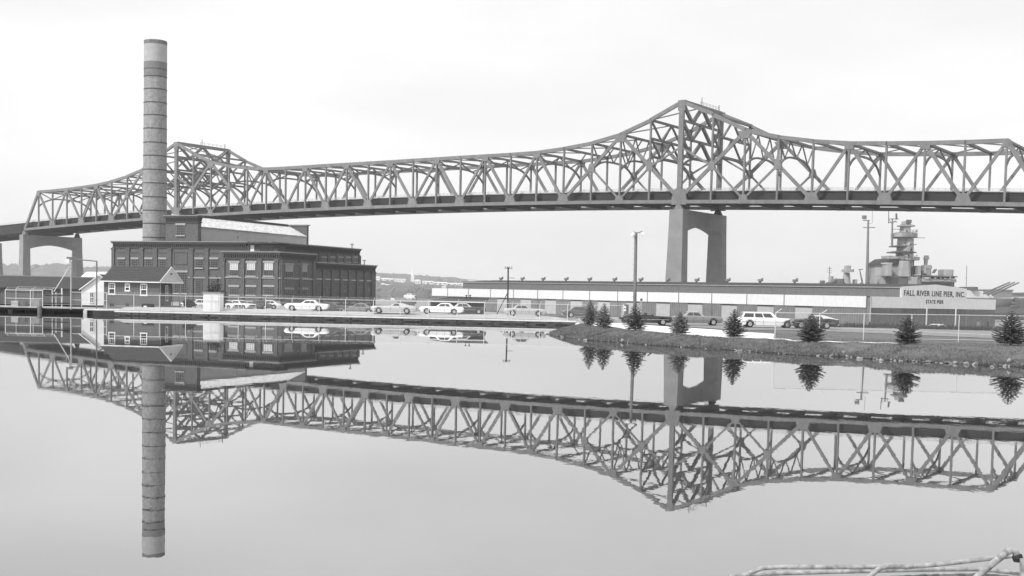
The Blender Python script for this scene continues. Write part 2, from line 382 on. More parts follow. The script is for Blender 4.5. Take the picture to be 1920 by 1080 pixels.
for n in (2.1, BW/2, BW-2.1):
    mr_ = MB()
    for t_ in range(-22, 40):
        a, b = BP(t_, n, deckz(t_)), BP(t_+1, n, deckz(t_+1)); e = np.array([0, 0, 1.])
        mr_.beam(a+e*3.25, b+e*3.25, .3, .35, BNt)
        mr_.beam(a+e*3.72, b+e*3.72, .1, .1, BNt); mr_.beam(a+e*4.05, b+e*4.05, .12, .12, BNt)
        for q in range(6):
            p = a+(b-a)*q/6; mr_.beam(p+e*3.3, p+e*4.05, .1, .1, BNt)
    mr_.build('deck_railing', m_rail, BR)
# top struts, laterals, sway arches
for t_ in range(-9, 32):
    z = zt(t_)-.5
    MB().beam(BP(t_, .3, z-.1), BP(t_, BW-.3, z-.1), 1.0 if t_ not in (0, 22) else 1.6, .7 if t_ not in (0, 22) else 1.3, tuple(BD)).build('top_strut', m_steel, BR)
    if t_ < 31:
        z2 = zt(t_+1)-.5; mb = MB()
        mb.beam(BP(t_, .3, z), BP(t_+1, BW/2, z2), .4, .35, BNt); mb.beam(BP(t_, BW-.3, z), BP(t_+1, BW/2, z2), .4, .35, BNt)
        mb.build('lateral_brace', m_steel, BR)
    if (t_ % 2 or t_ in (-2, 2, 20, 24, 0, 22)) and t_ not in (-9, 31) or t_ in (-9, 31):
        H = zb(t_)+10.6; mb = MB(); prev = None; N = 16; pts = []
        for i in range(N+1):
            s = i/N; n = .3+(BW-.6)*s; arch = 1-(abs(2*s-1))**3.2
            pts.append(BP(t_, n, H+arch*4.2))
        for a, b in zip(pts[:-1], pts[1:]): mb.beam(a, b, .5, .65, tuple(BD))
        mb.build('sway_arch', m_steel, BR)
        mb = MB(); zz = zt(t_)-.8; na = 4 if zz-H < 9 else 6
        if t_ not in (0, 22) and zz-H < 14:
            xs_ = np.linspace(0, 1, na+1)
            for i in range(na):
                za = zz if i % 2 == 0 else pts[int(round(xs_[i]*N))][2]; zc = zz if i % 2 == 1 else pts[int(round(xs_[i+1]*N))][2]
                mb.beam(BP(t_, .3+(BW-.6)*xs_[i], za), BP(t_, .3+(BW-.6)*xs_[i+1], zc), .35, .42, tuple(BD))
            mb.build('sway_brace', m_steel, BR)
        else:
            zl = np.linspace(H+4.4, zz, 4 if t_ in (0, 22) else 3)
            for i in range(len(zl)-1):
                z0, z1 = zl[i], zl[i+1]; mb = MB()
                mb.beam(BP(t_, .3, z0), BP(t_, BW-.3, z0), .7, .8, tuple(BD))
                hw = 1.0 if t_ in (0, 22) else .6
                for q_ in range(4):
                    a_, b_ = (z1, z0) if q_ % 2 == 0 else (z0, z1)
                    mb.beam(BP(t_, .3+(BW-.6)*q_/4, a_), BP(t_, .3+(BW-.6)*(q_+1)/4, b_), hw, hw, tuple(BD))
                mb.build('tower_brace', m_steel, BR)
# longitudinal gallery struts in the deep panels
for tw in (0, 22):
    for n in (0, BW):
        pass
    mb = MB(); z = zt(tw)+.25
    mb.beam(BP(tw, 14, z+1.1), BP(tw, BW-2, z+1.1), .08, .08)
    mb.beam(BP(tw, 14, z+.6), BP(tw, BW-2, z+.6), .06, .06)
    for q in np.linspace(14, BW-2, 7): mb.beam(BP(tw, q, z-.2), BP(tw, q, z+1.2), .1, .1)
    mb.beam(BP(tw, 15, z), BP(tw, 15, z+2.6), .25, .25); mb.beam(BP(tw, BW-2, z), BP(tw, BW-2, z+2.0), .3, .3)
    mb.build('peak_railing', m_steel, BR)
for tw in (0, 22, -10, 32):
    for n in (0, BW):
        c = BP(tw, n, 0); z = zb(tw)-1.2; mb = MB()
        mb.prism([c+BD*a-BN*.8+np.array([0, 0, z+b]) for a, b in ((-1.7, -2.2), (1.7, -2.2), (.5, 0), (-.5, 0))], BN*1.6)
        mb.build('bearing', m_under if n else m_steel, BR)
def pier(t0, ztop, n0=-2.2, n1=BW+2.0, half=2.5, leg=4.0, archz=4.9, spring=7.0, zbase=-4):
    def pt(s, n, z):   # taper towards the top
        k = (ztop-z)/max(ztop, 1); return BP(t0, n, z) + BD*s*(half+k*.7)
    mb = MB(); e0 = .9
    # legs
    for (a, b, side) in ((n0, n0+leg, 0), (n1-leg, n1, 1)):
        zs = ztop-spring; bot0 = a-(e0 if side == 0 else 0); bot1 = b+(e0 if side == 1 else .0)
        mb.quadbox([pt(-1, bot0, zbase), pt(1, bot0, zbase), pt(1, bot1, zbase), pt(-1, bot1, zbase), pt(-1, a, zs), pt(1, a, zs), pt(1, b, zs), pt(-1, b, zs)])
    # haunched head beam
    N = 14; ins0 = n0+leg; ins1 = n1-leg; zs = ztop-spring; pa = []
    poly = [(n0, zs), (ins0, zs)]
    for i in range(1, N):
        s = i/N; poly.append((ins0+(ins1-ins0)*s, zs + (spring-archz)*(1-abs(2*s-1)**1.8)))
    poly += [(ins1, zs), (n1, zs), (n1, ztop), (n0, ztop)]
    # front/back skins as strips, so the taper is followed
    bn = poly[1:-3]
    for (na, za), (nb_, zb_) in zip(bn[:-1], bn[1:]):
        mb.quadbox([pt(-1, na, za), pt(1, na, za), pt(1, nb_, zb_), pt(-1, nb_, zb_), pt(-1, na, ztop), pt(1, na, ztop), pt(1, nb_, ztop), pt(-1, nb_, ztop)])
    for a, b in ((n0, ins0), (ins1, n1)):
        mb.quadbox([pt(-1, a, zs), pt(1, a, zs), pt(1, b, zs), pt(-1, b, zs), pt(-1, a, ztop), pt(1, a, ztop), pt(1, b, ztop), pt(-1, b, ztop)])
    mb.build('pier', m_pier, BR)
pier(22, zb(22)-3.3); pier(0, zb(0)-3.3)
pier(-10, zb(-10)-3.3, half=1.5); pier(32, zb(32)-3.3)
pier(-16.4, deckz(-16.4)-2.2)

# ------------------------------------------------------------ power plant
PA = np.array([.9157, -.4019, 0]); PB = np.array([.4019, .9157, 0])
def PW(u, v, z): return PA*u+PB*v+np.array([0, 0, z])
m_brick = mat('brick_masonry', .122, .9, var=.3, scale=3.0, spec=.15, streak=.12, detail=10)
m_brick2 = mat('brick_trim', .075, .9, var=.1, scale=3.0, spec=.15)
m_stone = mat('limestone_trim', .34, .85, var=.12, scale=2)
m_glass = mat('window_glass', .035, .12, var=.4, scale=.8, spec=.6)
m_blind = mat('window_blind', .62, .8, var=.18, scale=2.2)
m_frame = mat('window_frame_paint', .19, .6, var=.1)
m_roof = mat('tar_roof', .05, .95, var=.2)
m_coping = mat('metal_coping', .22, .6, var=.1)
PL = thing('power_plant', 'big dark brick power plant with corbelled cornices and glazed roof monitor', 'building', PW(-160, 202, .3))
class Fac:
    """facade: along axis a, outward axis o from a plane"""
    def __init__(s, base, al, out): s.b = np.array(base, float); s.a = np.array(al, float); s.o = np.array(out, float)
    def p(s, a, o, z): return s.b + s.a*a + s.o*o + np.array([0, 0, z])
    def box(s, mb, a0, a1, o0, o1, z0, z1):
        return mb.quadbox([s.p(a0,o0,z0), s.p(a1,o0,z0), s.p(a1,o1,z0), s.p(a0,o1,z0), s.p(a0,o0,z1), s.p(a1,o0,z1), s.p(a1,o1,z1), s.p(a0,o1,z1)])
    def px(s, x, y):
        h = hitplane(x, y, s.b, s.o); return float(np.dot(h-s.b, s.a)), float(h[2])
    def rect(s, x0, y0, x1, y1):
        xm = (x0+x1)/2; ym = (y0+y1)/2
        a0 = s.px(x0, ym)[0]; a1 = s.px(x1, ym)[0]; zt_ = s.px(xm, y0)[1]; z0 = s.px(xm, y1)[1]
        return a0, a1, z0, zt_
def window(F, par, r, rows=4, cols=4, blind=0.0, lint=True, fm=None, trim=None, bl=None, deep=.0, mun=.055):
    a0, a1, z0, z1 = r; mb = MB(); f = .08
    for (p, q, s_, t_) in ((a0, a0+f, z0, z1), (a1-f, a1, z0, z1), (a0+f, a1-f, z1-f, z1), (a0+f, a1-f, z0, z0+f)): F.box(mb, p, q, .01, .12, s_, t_)
    for i in range(1, cols): a = a0+(a1-a0)*i/cols; F.box(mb, a-mun/2, a+mun/2, .05, .10, z0+f, z1-f)
    for j in range(1, rows): z = z0+(z1-z0)*j/rows; F.box(mb, a0+f, a1-f, .052, .098, z-mun/2, z+mun/2)
    wn = mb.build('window', fm or m_frame, par)
    zs = z1-(z1-z0)*blind
    if blind < 1: mb = MB(); F.box(mb, a0+f, a1-f, .01, .06, z0+f, zs if blind else z1-f); mb.build('pane', m_glass, wn)
    if blind > 0: mb = MB(); F.box(mb, a0+f, a1-f, .012, .09, zs, z1-f); mb.build('blind', bl or m_blind, wn)
    if lint:
        mb = MB(); F.box(mb, a0-.25, a1+.25, 0, .16, z1+.01, z1+.36); mb.build('lintel', trim or m_stone, par)
        mb = MB(); F.box(mb, a0-.2, a1+.2, 0, .24, z0-.24, z0-.01); mb.build('sill', trim or m_stone, par)
def cornice(F, par, a0, a1, z, step=.5, h=1.5, ret=.0):
    mb = MB(); F.box(mb, a0-.35, a1+.35, -.3, .5, z-.22, z); mb.build('coping', m_coping, par)
    mb = MB(); F.box(mb, a0-.2, a1+.2, 0, .36, z-.55, z-.23); F.box(mb, a0-.1, a1+.1, 0, .16, z-h, z-h+.25)
    n = max(int((a1-a0)/step), 1)
    for i in range(n):
        a = a0+(a1-a0)*(i+.5)/n
        mb.quadbox([F.p(a-.14, 0, z-h+.26), F.p(a+.12, 0, z-h+.26), F.p(a+.12, .17, z-h+.26), F.p(a-.14, .17, z-h+.26), F.p(a-.05, 0, z-.56), F.p(a+.21, 0, z-.56), F.p(a+.21, .34, z-.56), F.p(a-.05, .34, z-.56)])
    mb.build('corbel_course', m_brick2, par)
def pilaster(F, par, a, z0, z1, w_=.75, o=.26):
    mb = MB(); F.box(mb, a-w_/2, a+w_/2, 0, o, z0, z1); F.box(mb, a-w_/2-.12, a+w_/2+.12, 0, o+.08, z1-.35, z1); mb.build('pilaster', m_brick, par)
def course(F, par, a0, a1, z, h=.24):
    mb = MB(); F.box(mb, a0, a1, 0, .14, z-h/2, z+h/2); mb.build('string_course', m_stone, par)
def vol(par, nm, u0, u1, v0, v1, z0, z1, m_, roof=True):
    mb = MB(); mb.quadbox([PW(u0,v0,z0), PW(u1,v0,z0), PW(u1,v1,z0), PW(u0,v1,z0), PW(u0,v0,z1), PW(u1,v0,z1), PW(u1,v1,z1), PW(u0,v1,z1)])
    return mb.build(nm, m_, par)
U0, U1, U2 = -182.3, -142.0, -134.3
V0, VW, VL, VM = 202.2, 194.5, 230.2, 236.3
ZM, ZL, ZWg = 13.0, 9.2, 10.75
vol(PL, 'main_wall', U0, U1, V0, VM, -.3, ZM-.15, m_brick)
vol(PL, 'rear_wall', U0, -163.4, VM, 250, -.3, ZM-.2, m_brick)
vol(PL, 'aisle_wall', U1, U2, 206.5, VL, -.3, ZL-.15, m_brick)
vol(PL, 'wing_wall', -147.7, U2, VW, 206.5, -.3, ZWg-.15, m_brick)
vol(PL, 'roof', U0+.4, U1-.4, V0+.4, VM-.4, ZM-.14, ZM-.08, m_roof)
vol(PL, 'roof', -147.3, U2-.4, VW+.4, 206.1, ZWg-.14, ZWg-.08, m_roof)
vol(PL, 'roof', U1+.1, U2-.4, 206.9, VL-.4, ZL-.14, ZL-.08, m_roof)
FM = Fac(PW(0, V0, 0), PA, -PB)          # main front, along = u
FW = Fac(PW(0, VW, 0), PA, -PB)
FR = Fac(PW(U2, 0, 0), PB, PA)           # right faces, along = v
FU = Fac(PW(U1, 0, 0), PB, PA)
cornice(FM, PL, U0, -147.7, ZM); cornice(FW, PL, -147.7, U2, ZWg); cornice(FR, PL, VW, 206.5, ZWg)
cornice(FR, PL, 206.9, VL, ZL); cornice(FU, PL, V0, VM, ZM)
for x in (213, 241, 267, 293, 320, 360.5, 389.5): pilaster(FM, PL, FM.px(x, 470)[0], .2, ZM-1.5)
for x in (225, 0): pass
for x0, x1 in ((222,233.5),(247.5,259),(273,285),(299,311),(367,380.5),(395,408.5)):
    window(FM, PL, FM.rect(x0, 486, x1, 502), 4, 3)
    mb = MB(); a0, a1, _, _ = FM.rect(x0-1, 480, x1+1, 490); z = ZM-2.4
    FM.box(mb, a0, a1, .0, .06, z-.12, z); mb.build('blind_panel', m_brick2, PL)
for x0, x1 in ((367,379.5),(395,407.5)): window(FM, PL, FM.rect(x0, 522.5, x1, 551), 8, 4, lint=False)
window(FM, PL, FM.rect(327.5, 510.5, 350.5, 549.5), 9, 6)
a0, a1, z0, z1 = FM.rect(327, 473, 352, 496); mb = MB()
for q in ((a0, a1, z1-.1, z1), (a0, a1, z0, z0+.1), (a0, a0+.1, z0, z1), (a1-.1, a1, z0, z1)): FM.box(mb, q[0], q[1], 0, .07, q[2], q[3])
mb.build('blind_panel', m_brick2, PL)
zc = FM.px(370, 520.5)[1]; course(FM, PL, FM.px(353, 520)[0], -147.7, zc)
# wing front
for x in (419.5, 456.5, 488.5, 519.5): pilaster(FW, PL, FW.px(x, 500)[0], 1.6, ZWg-1.5)
zc = FW.px(470, 520.5)[1]; zq = FW.px(470, 565)[1]
course(FW, PL, -147.7, U2, zc); course(FW, PL, -147.9, U2+.1, zq, .3)
for x0, x1 in ((431,447.5),(463,479.5),(495.5,513)):
    window(FW, PL, FW.rect(x0, 493, x1, 517), 7, 4, blind=.55); window(FW, PL, FW.rect(x0, 538, x1, 553), 5, 5)
# wing right face
for v in (VW+.5, 201.2, 205.9): pilaster(FR, PL, v, 1.6, ZWg-1.5)
course(FR, PL, VW, 206.5, zc); course(FR, PL, VW, VL, zq-.1, .25)
for x0, x1 in ((534,549),(560,575.5)):
    window(FR, PL, FR.rect(x0, 497, x1, 520), 6, 4, blind=.55, trim=m_coping, bl=mat('shaded_blind', .27, .8, var=.2, scale=2)); window(FR, PL, FR.rect(x0, 542.5, x1, 561), 5, 4, trim=m_coping)  # blinds here get a darker copy: shade on this face painted in
# aisle right face
zc2 = FR.px(650, 525)[1]; course(FR, PL, 206.9, VL, zc2)
for x in (589, 605.5, 622, 638.5, 654, 669, 683.5, 697): 
    v = FR.px(x, 530)[0]
    if v > 207.2: pilaster(FR, PL, v, .3, ZL-1.5, .9, .3)
for x in (596.5, 613.5, 630, 646, 661.5, 676.5, 690.5): window(FR, PL, FR.rect(x-3.6, 529, x+3.6, 558), 9, 3, lint=False)
pilaster(FR, PL, VL-.5, .3, ZL-1.5, .9, .3)
# upper main right face
for x in (607, 623, 638, 652, 665.5): window(FU, PL, FU.rect(x-4, 483.5, x+4, 491), 3, 3, trim=m_coping)
for x in (590, 599, 615, 631, 645.5, 659.5, 674): 
    mb = MB(); v = FU.px(x, 480)[0]; FU.box(mb, v-.4, v+.4, 0, .22, ZL, ZM-1.5); mb.build('pilaster', m_brick, PL)
# stair tower block on the roof
vol(PL, 'tower_wall', -168.3, -160, V0+.01, 203.3, ZM-.1, 18.2, m_brick)
FT = Fac(PW(0, V0+.01, 0), PA, -PB); FT2 = Fac(PW(-160, 0, 0), PB, PA)
cornice(FT, PL, -168.3, -160, 18.35, h=1.6); cornice(FT2, PL, V0, 203.3, 18.35, h=1.6)
window(FT, PL, FT.rect(331.5, 422, 346.5, 441), 4, 4)
# roof monitor
m_mon = mat('monitor_wall_paint', .42, .8, var=.08, scale=.6); m_glz = mat('glazed_roof_panels', .80, .6, var=.3, scale=1.3, spec=.4, v2=.34, detail=9)
vol(PL, 'monitor_wall', -167.95, -163.3, 203.4, 247.2, ZM-.2, 16.35, m_mon)
sl0, sl1 = (-163.0, 16.2), (-167.9, 18.55)
nb = 12
for i in range(nb):
    v0 = 203.5+(247.1-203.5)*i/nb; v1 = 203.5+(247.1-203.5)*(i+1)/nb-.12
    mb = MB(); mb.prism([PW(sl0[0], v0, sl0[1]), PW(sl0[0], v1, sl0[1]), PW(sl1[0], v1, sl1[1]), PW(sl1[0], v0, sl1[1])], (0, 0, .12)); mb.build('glazing_panel', m_glz, PL)
vol(PL, 'monitor_back_wall', -168.2, -167.96, 203.5, 247.2, ZM-.2, 18.5, m_brick)
mb = MB(); mb.beam(PW(-167.9, 206.6, 18.78), PW(-167.9, 246, 18.78), .7, .32); mb.build('ridge_vent', m_roof, PL)
vol(PL, 'gable_parapet', -171.5, -163.3, 247.3, 248.1, ZM-.2, 18.9, m_brick); vol(PL, 'gable_coping', -171.8, -163.0, 247.1, 248.3, 18.9, 19.15, m_coping)
# roof hut on the wing
vol(PL, 'roof_hut', -145.4, -138.5, 199.5, 202.1, ZWg-.1, 12.35, m_brick); vol(PL, 'hut_roof', -146.2, -137.6, 198.6, 202.15, 12.36, 12.6, m_roof)
FH = Fac(PW(0, 199.5, 0), PA, -PB); mb = MB(); FH.box(mb, -144.9, -144.0, 0, .06, ZWg, 12.2); mb.build('hut_door', mat('white_paint', .8, .6, var=.05), PL)
mb = MB(); FH.box(mb, -142.6, -139.5, 0, .05, ZWg+.3, 12.1); mb.build('hut_window', m_glass, PL)
for u, v, h in ((-141.9, 233, .8), (-136, 228.5, .9), (-151, 203.5, 1.1)):
    mb = MB(); z = ZM if u < -141 else ZL; mb.tube([PW(u, v, z-.1), PW(u, v, z+h)], .12, 8); mb.box(*(PW(u, v, 0)[0]+np.array([-.35, .35])), *(PW(u, v, 0)[1]+np.array([-.35, .35])), z+h, z+h+.18); mb.build('roof_vent', m_coping, PL)

# ------------------------------------------------------------ smokestack
m_stack = mat('stack_concrete', .30, .9, var=.28, scale=1.6, spec=.15, detail=12, streak=.18)
SX, SY = -82.0, 276.0
ST = thing('smokestack', 'tall round concrete smokestack with dark hoops standing behind the brick plant', 'chimney', (SX, SY, 0))
H_ = 58.75
def srad(z): return 2.73 - .27*z/60
zcap = at(292, 113.5, SY-2.6)[2]
MB().lathe([(srad(z), z) for z in (0, 12, 24, 36, 48, zcap)], 56, (SX, SY, 0)).build('shaft', m_stack, ST, True)
MB().lathe([(srad(zcap)+.06, zcap-.02), (srad(H_)+.06, H_-.1), (srad(H_)-.02, H_), (srad(H_)-.5, H_), (srad(H_)-.6, H_-3)], 56, (SX, SY, 0)).build('crown_section', mat('crown_concrete', .40, .9, var=.12, scale=1.0, streak=.08), ST, True)
MB().lathe([(srad(H_)+.075, H_-.95), (srad(H_)+.09, H_-.12)], 56, (SX, SY, 0)).build('soot_band', mat('soot_stain', .17, .95, var=.35, scale=1.4), ST, True)
MB().lathe([(srad(52)+.04, at(292, 141, SY-2.6)[2]), (srad(54)+.06, zcap-.03)], 56, (SX, SY, 0)).build('repair_section', mat('stained_concrete', .20, .9, var=.15, scale=1.5), ST, True)
for y in (127, 141, 165.5, 190, 214.5, 239.5, 265.5, 290.8, 316.5, 342.5, 368, 393.5, 418.5, 445.5):
    z = at(292, y, SY-2.6)[2]+random.uniform(-.08, .08); MB().lathe([(srad(z)+.02, z-.10), (srad(z)+.07, z-.08), (srad(z)+.07, z+.08), (srad(z)+.02, z+.10)], 56, (SX, SY, 0)).build('hoop', mat('rusty_hoop', .07, .8), ST, True)
# ------------------------------------------------------------ sea wall and dock
m_cap = mat('cap_concrete', .62, .9, var=.14, scale=2, streak=.0)
m_granite = mat('sea_wall_stone', .075, .92, var=.35, scale=3, spec=.15, bump=.02, detail=9)
xl = xat(215, 146); SWt = thing('sea_wall', 'low dark granite sea wall with pale concrete cap along the far side of the pond', 'wall', (-20, 146, 0))
MB().box(xl, 7.6, 146.05, 146.7, -2.2, .42).build('wall_core', m_granite, SWt)
x = xl; cnt = 0
while x < 7.4:
    w_ = random.uniform(.8, 1.5); 
    for z0, z1 in ((-.25, .10), (.125, .41)):
        off = random.uniform(-.08, .04); d = (w_*.4 if z0 > 0 else 0); zz = random.uniform(0, .05)
        mb = MB(); x1 = min(x+w_-.04+d, 7.6)
        mb.quadbox([(x+d, 145.9+off, z0), (x1, 145.9+off+random.uniform(-.04, .04), z0), (x1, 146.1, z0), (x+d, 146.1, z0), (x+d+.04, 145.94+off, z1-zz), (x1-.03, 145.95+off, z1-zz), (x1-.03, 146.1, z1), (x+d+.04, 146.1, z1)])
        mb.build('stone_block', m_granite, SWt)
    x += w_
x = xl
while x < 7.5:
    x1 = min(x+3.3, 7.6); MB().box(x, x1-.02, 145.86, 147.4, .42, .56).build('cap_slab', m_cap, SWt); x = x1
m_timber = mat('weathered_timber', .13, .9, var=.3, scale=2, vscale=(1, 1, .3)); m_darkt = mat('wet_timber', .018, .9, var=.3, spec=.08)
DKx0, DKx1 = xat(-160, 153), xat(190, 153)
DK = thing('timber_dock', 'low pale-decked timber dock on dark piles at the left edge', 'dock', (DKx0, 155, 0))
x = DKx0
while x < DKx1:
    MB().box(x, min(x+1.48, DKx1), 152.9, 159, .55, .68).build('deck_plank', mat('deck_boards', .36, .9, var=.2, scale=3), DK); x += 1.5
MB().box(DKx0, DKx1, 153.0, 153.3, .25, .54).build('edge_beam', m_darkt, DK)
MB().box(DKx0, DKx1+1.6, 158.6, 159, -2.2, .54).build('back_wall', m_darkt, DK)
for px_ in (-60, -20, 19, 48, 75, 100, 128): 
    X_ = xat(px_, 153.4); MB().tube([(X_, 153.5, -2.2), (X_, 153.5, .5)], .17 if px_ not in (19, 75) else .28, 10).build('pile', m_timber if px_ == 19 else m_darkt, DK)
for px_ in (75,): 
    X_ = xat(px_, 152.7); MB().tube([(X_, 152.6, -2.2), (X_, 152.6, .75)], .28, 10).build('pile', m_timber, DK)
QY = 149
QU = thing('landing_block', 'short dark timber-faced landing with pale posts left of the sea wall', 'landing', (xat(190, QY), QY, 0))
MB().box(xat(163, QY), xat(185, QY), QY, 158.7, -2.2, .45).build('landing_core', m_darkt, QU)
MB().box(xat(186, QY), xl, 146.7, 158.7, -2.2, .50).build('landing_wall', mat('dark_concrete', .04, .9, var=.2), QU)
MB().box(xat(158, QY), xl, QY-.1, 158.9, .5, .62).build('landing_slab', m_cap, QU)
for px_ in (160, 184): X_ = xat(px_, QY-.2); MB().box(X_-.22, X_+.22, QY-.35, QY-.1, -2.2, .48).build('post', m_conc, QU)
# low box fender
# fences -------------------------------------------------
m_galv = mat('galvanised_steel', .62, .45, var=.1, metal=.0, spec=.5)
mm = bpy.data.materials.new('chain_link_mesh'); mm.use_nodes = True; t = mm.node_tree; pb = t.nodes['Principled BSDF']; pb.inputs['Base Color'].default_value = (.4, .4, .4, 1)
tr = t.nodes.new('ShaderNodeBsdfTransparent'); mxs = t.nodes.new('ShaderNodeMixShader'); mxs.inputs[0].default_value = .10
t.links.new(tr.outputs[0], mxs.inputs[1]); t.links.new(pb.outputs[0], mxs.inputs[2]); t.links.new(mxs.outputs[0], t.nodes['Material Output'].inputs[0])
def fence(name, label, pts, htop, zbase=None, arm=True, cat='fence', pr=.038, mesh=True, mid=False, base=None, armdir=(0,-1,0)):
    p0 = pts[0]; T = thing(name, label, cat, (p0[0], p0[1], 0)); top = []
    for i, p in enumerate(pts):
        z0 = float(gz(p[0], p[1])) if base is None else base
        z1 = htop[i] if hasattr(htop, '__len__') else htop; top.append((p[0], p[1], z1, z0))
        mb = MB(); mb.tube([(p[0], p[1], z0-.2), (p[0], p[1], z1+.03)], pr, 8)
        if arm: a = Vector(armdir)*.33; mb.tube([(p[0], p[1], z1), (p[0]+a.x+.22, p[1]+a.y, z1+.32)], .022, 6)
        mb.build('post', m_galv, T)
    for a, b in zip(top[:-1], top[1:]):
        MB().tube([a[:3], b[:3]], pr*.75, 6).build('top_rail', m_galv, T)
        if mid: MB().tube([(a[0], a[1], (a[2]+a[3])/2), (b[0], b[1], (b[2]+b[3])/2)], pr*.6, 6).build('mid_rail', m_galv, T)
        if mesh: 
            mb = MB(); mb.v = [(a[0], a[1]+.03, a[3]), (b[0], b[1]+.03, b[3]), (b[0], b[1]+.03, b[2]), (a[0], a[1]+.03, a[2])]; mb.f = [(0, 1, 2, 3)]
            mb.build('mesh_panel', mm, T)
        if arm:
            mb = MB()
            for k in (.4, .9): d = Vector(armdir)*.33*k; mb.tube([(a[0]+d.x+.22*k, a[1]+d.y, a[2]+.32*k), (b[0]+d.x+.22*k, b[1]+d.y, b[2]+.32*k)], .007, 3, False)
            mb.build('barbed_wire', m_galv, T)
    return T
pxs = [200, 251, 299, 348, 398, 447, 498, 547.5, 598.5, 648, 700, 750.5, 803, 857, 908, 960, 1012, 1064, 1115, 1166, 1198]
fence('chain_link_fence', 'long chain-link fence with pale top rail along the sea wall in front of the plant', [(xat(x, 147.6), 147.6) for x in pxs], 2.52, base=.5)
fx = [1453, 1538, 1624, 1717, 1810, 1905, 2010, 2120]
LF = fence('chain_link_fence', 'chain-link fence on the lawn at right starting from a corner post beside the spruces', [(xat(x, 88), 88+.35*i) for i, x in enumerate(fx)], [2.76, 2.79, 2.82, 2.85, 2.88, 2.9, 2.92, 2.94], pr=.032, arm=False)
for x in (1453, 1538):
    a_ = np.array([xat(x, 88.1), 88.1, 2.76]); MB().tube([a_, a_+np.array([.42, 0, .30])], .026, 6).build('barb_arm', m_galv, LF)
# dock railings at left
dy = 154
fence('dock_railing', 'pale pipe railing enclosing the dock end at far left', [(xat(x, dy), dy) for x in (10, 57, 80)], 2.75, arm=True, mid=True, base=.68, pr=.05, mesh=True, cat='railing', armdir=(.4, 0, 0))
fence('dock_fence', 'pipe fence between the dock gate and the white gabled shed', [(xat(x, dy), dy) for x in (133, 153, 181, 200)], 2.65, arm=False, mid=True, base=.68, pr=.045, cat='fence')
fence('dock_railing', 'thinner rear railing behind the dock blocks at far left', [(xat(x, 157), 157) for x in (30, 62, 98)], 2.9, arm=True, base=.68, pr=.03, mesh=False, cat='railing', armdir=(.4, 0, 0))
GT = thing('dock_gate', 'swing gate with two dark rails between pale posts on the dock', 'gate', (xat(105, dy), dy, .68))
for px_, h in ((98, 2.85), (105, 2.6), (116, 3.1), (133, 2.6)): X_ = xat(px_, dy-.2); MB().tube([(X_, dy-.2, .6), (X_, dy-.2, h)], .06 if px_ != 116 else .1, 8).build('post', m_galv, GT)
for py_, mm_ in ((553.5, m_darkt), (568.5, m_darkt)): MB().beam(at(82, py_, dy-.4), at(133, py_, dy-.4), .1, .12).build('rail', mm_, GT)
for py_ in (551, 557): MB().beam(at(98, py_, dy-.3), at(118, py_, dy-.3), .05, .05).build('thin_rail', m_galv, GT)
# gantry frame with lamp
GA = thing('lamp_gantry', 'tall pipe gantry with a flat lamp box spanning above the dock', 'gantry', (xat(133, 152), 152, .6))
mp_ = mat('pipe_paint', .36, .6, var=.25, scale=3); mpd = mat('pipe_dark', .14, .7, var=.3, scale=3)
MB().tube([at(133, 580, 152), at(133.5, 490, 152)], .10, 10).build('pole', mp_, GA)
MB().tube([at(181, 583, 152), at(181.5, 490, 152)], .095, 10).build('pole', mpd, GA)
MB().tube([at(135, 485.5, 152), at(150, 487, 152), at(181.5, 489.8, 152)], .07, 8).build('cross_pipe', mpd, GA)
MB().beam(at(125, 484.6, 152), at(137, 485, 152), .4, .16).build('lamp_arm', mpd, GA)
MB().beam(at(122.5, 489, 152), at(131, 489, 152), .5, .38).build('lamp_housing', m_galv, GA)
MB().tube([at(101, 547, 152.3), at(128, 504, 152.3), at(131, 494, 152.2)], .055, 8).build('brace_pipe', m_galv, GA)
# tyre, blocks
TR = MB(); c = at(209, 577.6, 147.7)
pts = []
k = len(TR.v)
for i in range(24):
    a = 2*math.pi*i/24
    for j in range(8):
        b = 2*math.pi*j/8; r_ = .23+.075*math.cos(b); TR.v.append((r_*math.cos(a), .08*math.sin(b), r_*math.sin(a)))
for i in range(24):
    for j in range(8): TR.f.append((i*8+j, i*8+(j+1)%8, ((i+1)%24)*8+(j+1)%8, ((i+1)%24)*8+j))
o = TR.build('tyre', mat('old_rubber', .35, .8, var=.3, scale=6), None, True, off=(float(c[0]), 146.6, .56+.30)); o.rotation_euler = (R(-14), 0, R(10))
tag(o, 'old tyre leaning on the sea wall cap in front of the brick house', 'tyre')
o = MB().box(*(xat(23, 154.8), xat(36, 154.8)), 154.4, 155.4, .68, 1.36).build('concrete_block', m_conc); tag(o, 'pale square concrete block on the dock behind the railing', 'block')
MB_ = MB(); a_, b_ = xat(36.2, 155), xat(48, 155)
o = MB().prism([(a_, 154.6, .68), (b_+.1, 154.6, .68), (b_, 154.6, 1.32), (a_, 154.6, 1.36)], (0, 1, 0)).build('equipment_box', m_timber); tag(o, 'dark box standing right of the pale concrete block on the dock', 'box')
o = MB().prism([(xat(57, 156), 156, .68), (xat(74, 156), 156, .68), (xat(73, 156), 156, 1.5), (xat(58, 156), 156, 1.6)], (0, 1.2, 0)).build('tarp_bundle', mat('tarp', .27, .8, var=.3, scale=2)); tag(o, 'grey tarp-covered bundle on the dock by the second railing post', 'bundle')

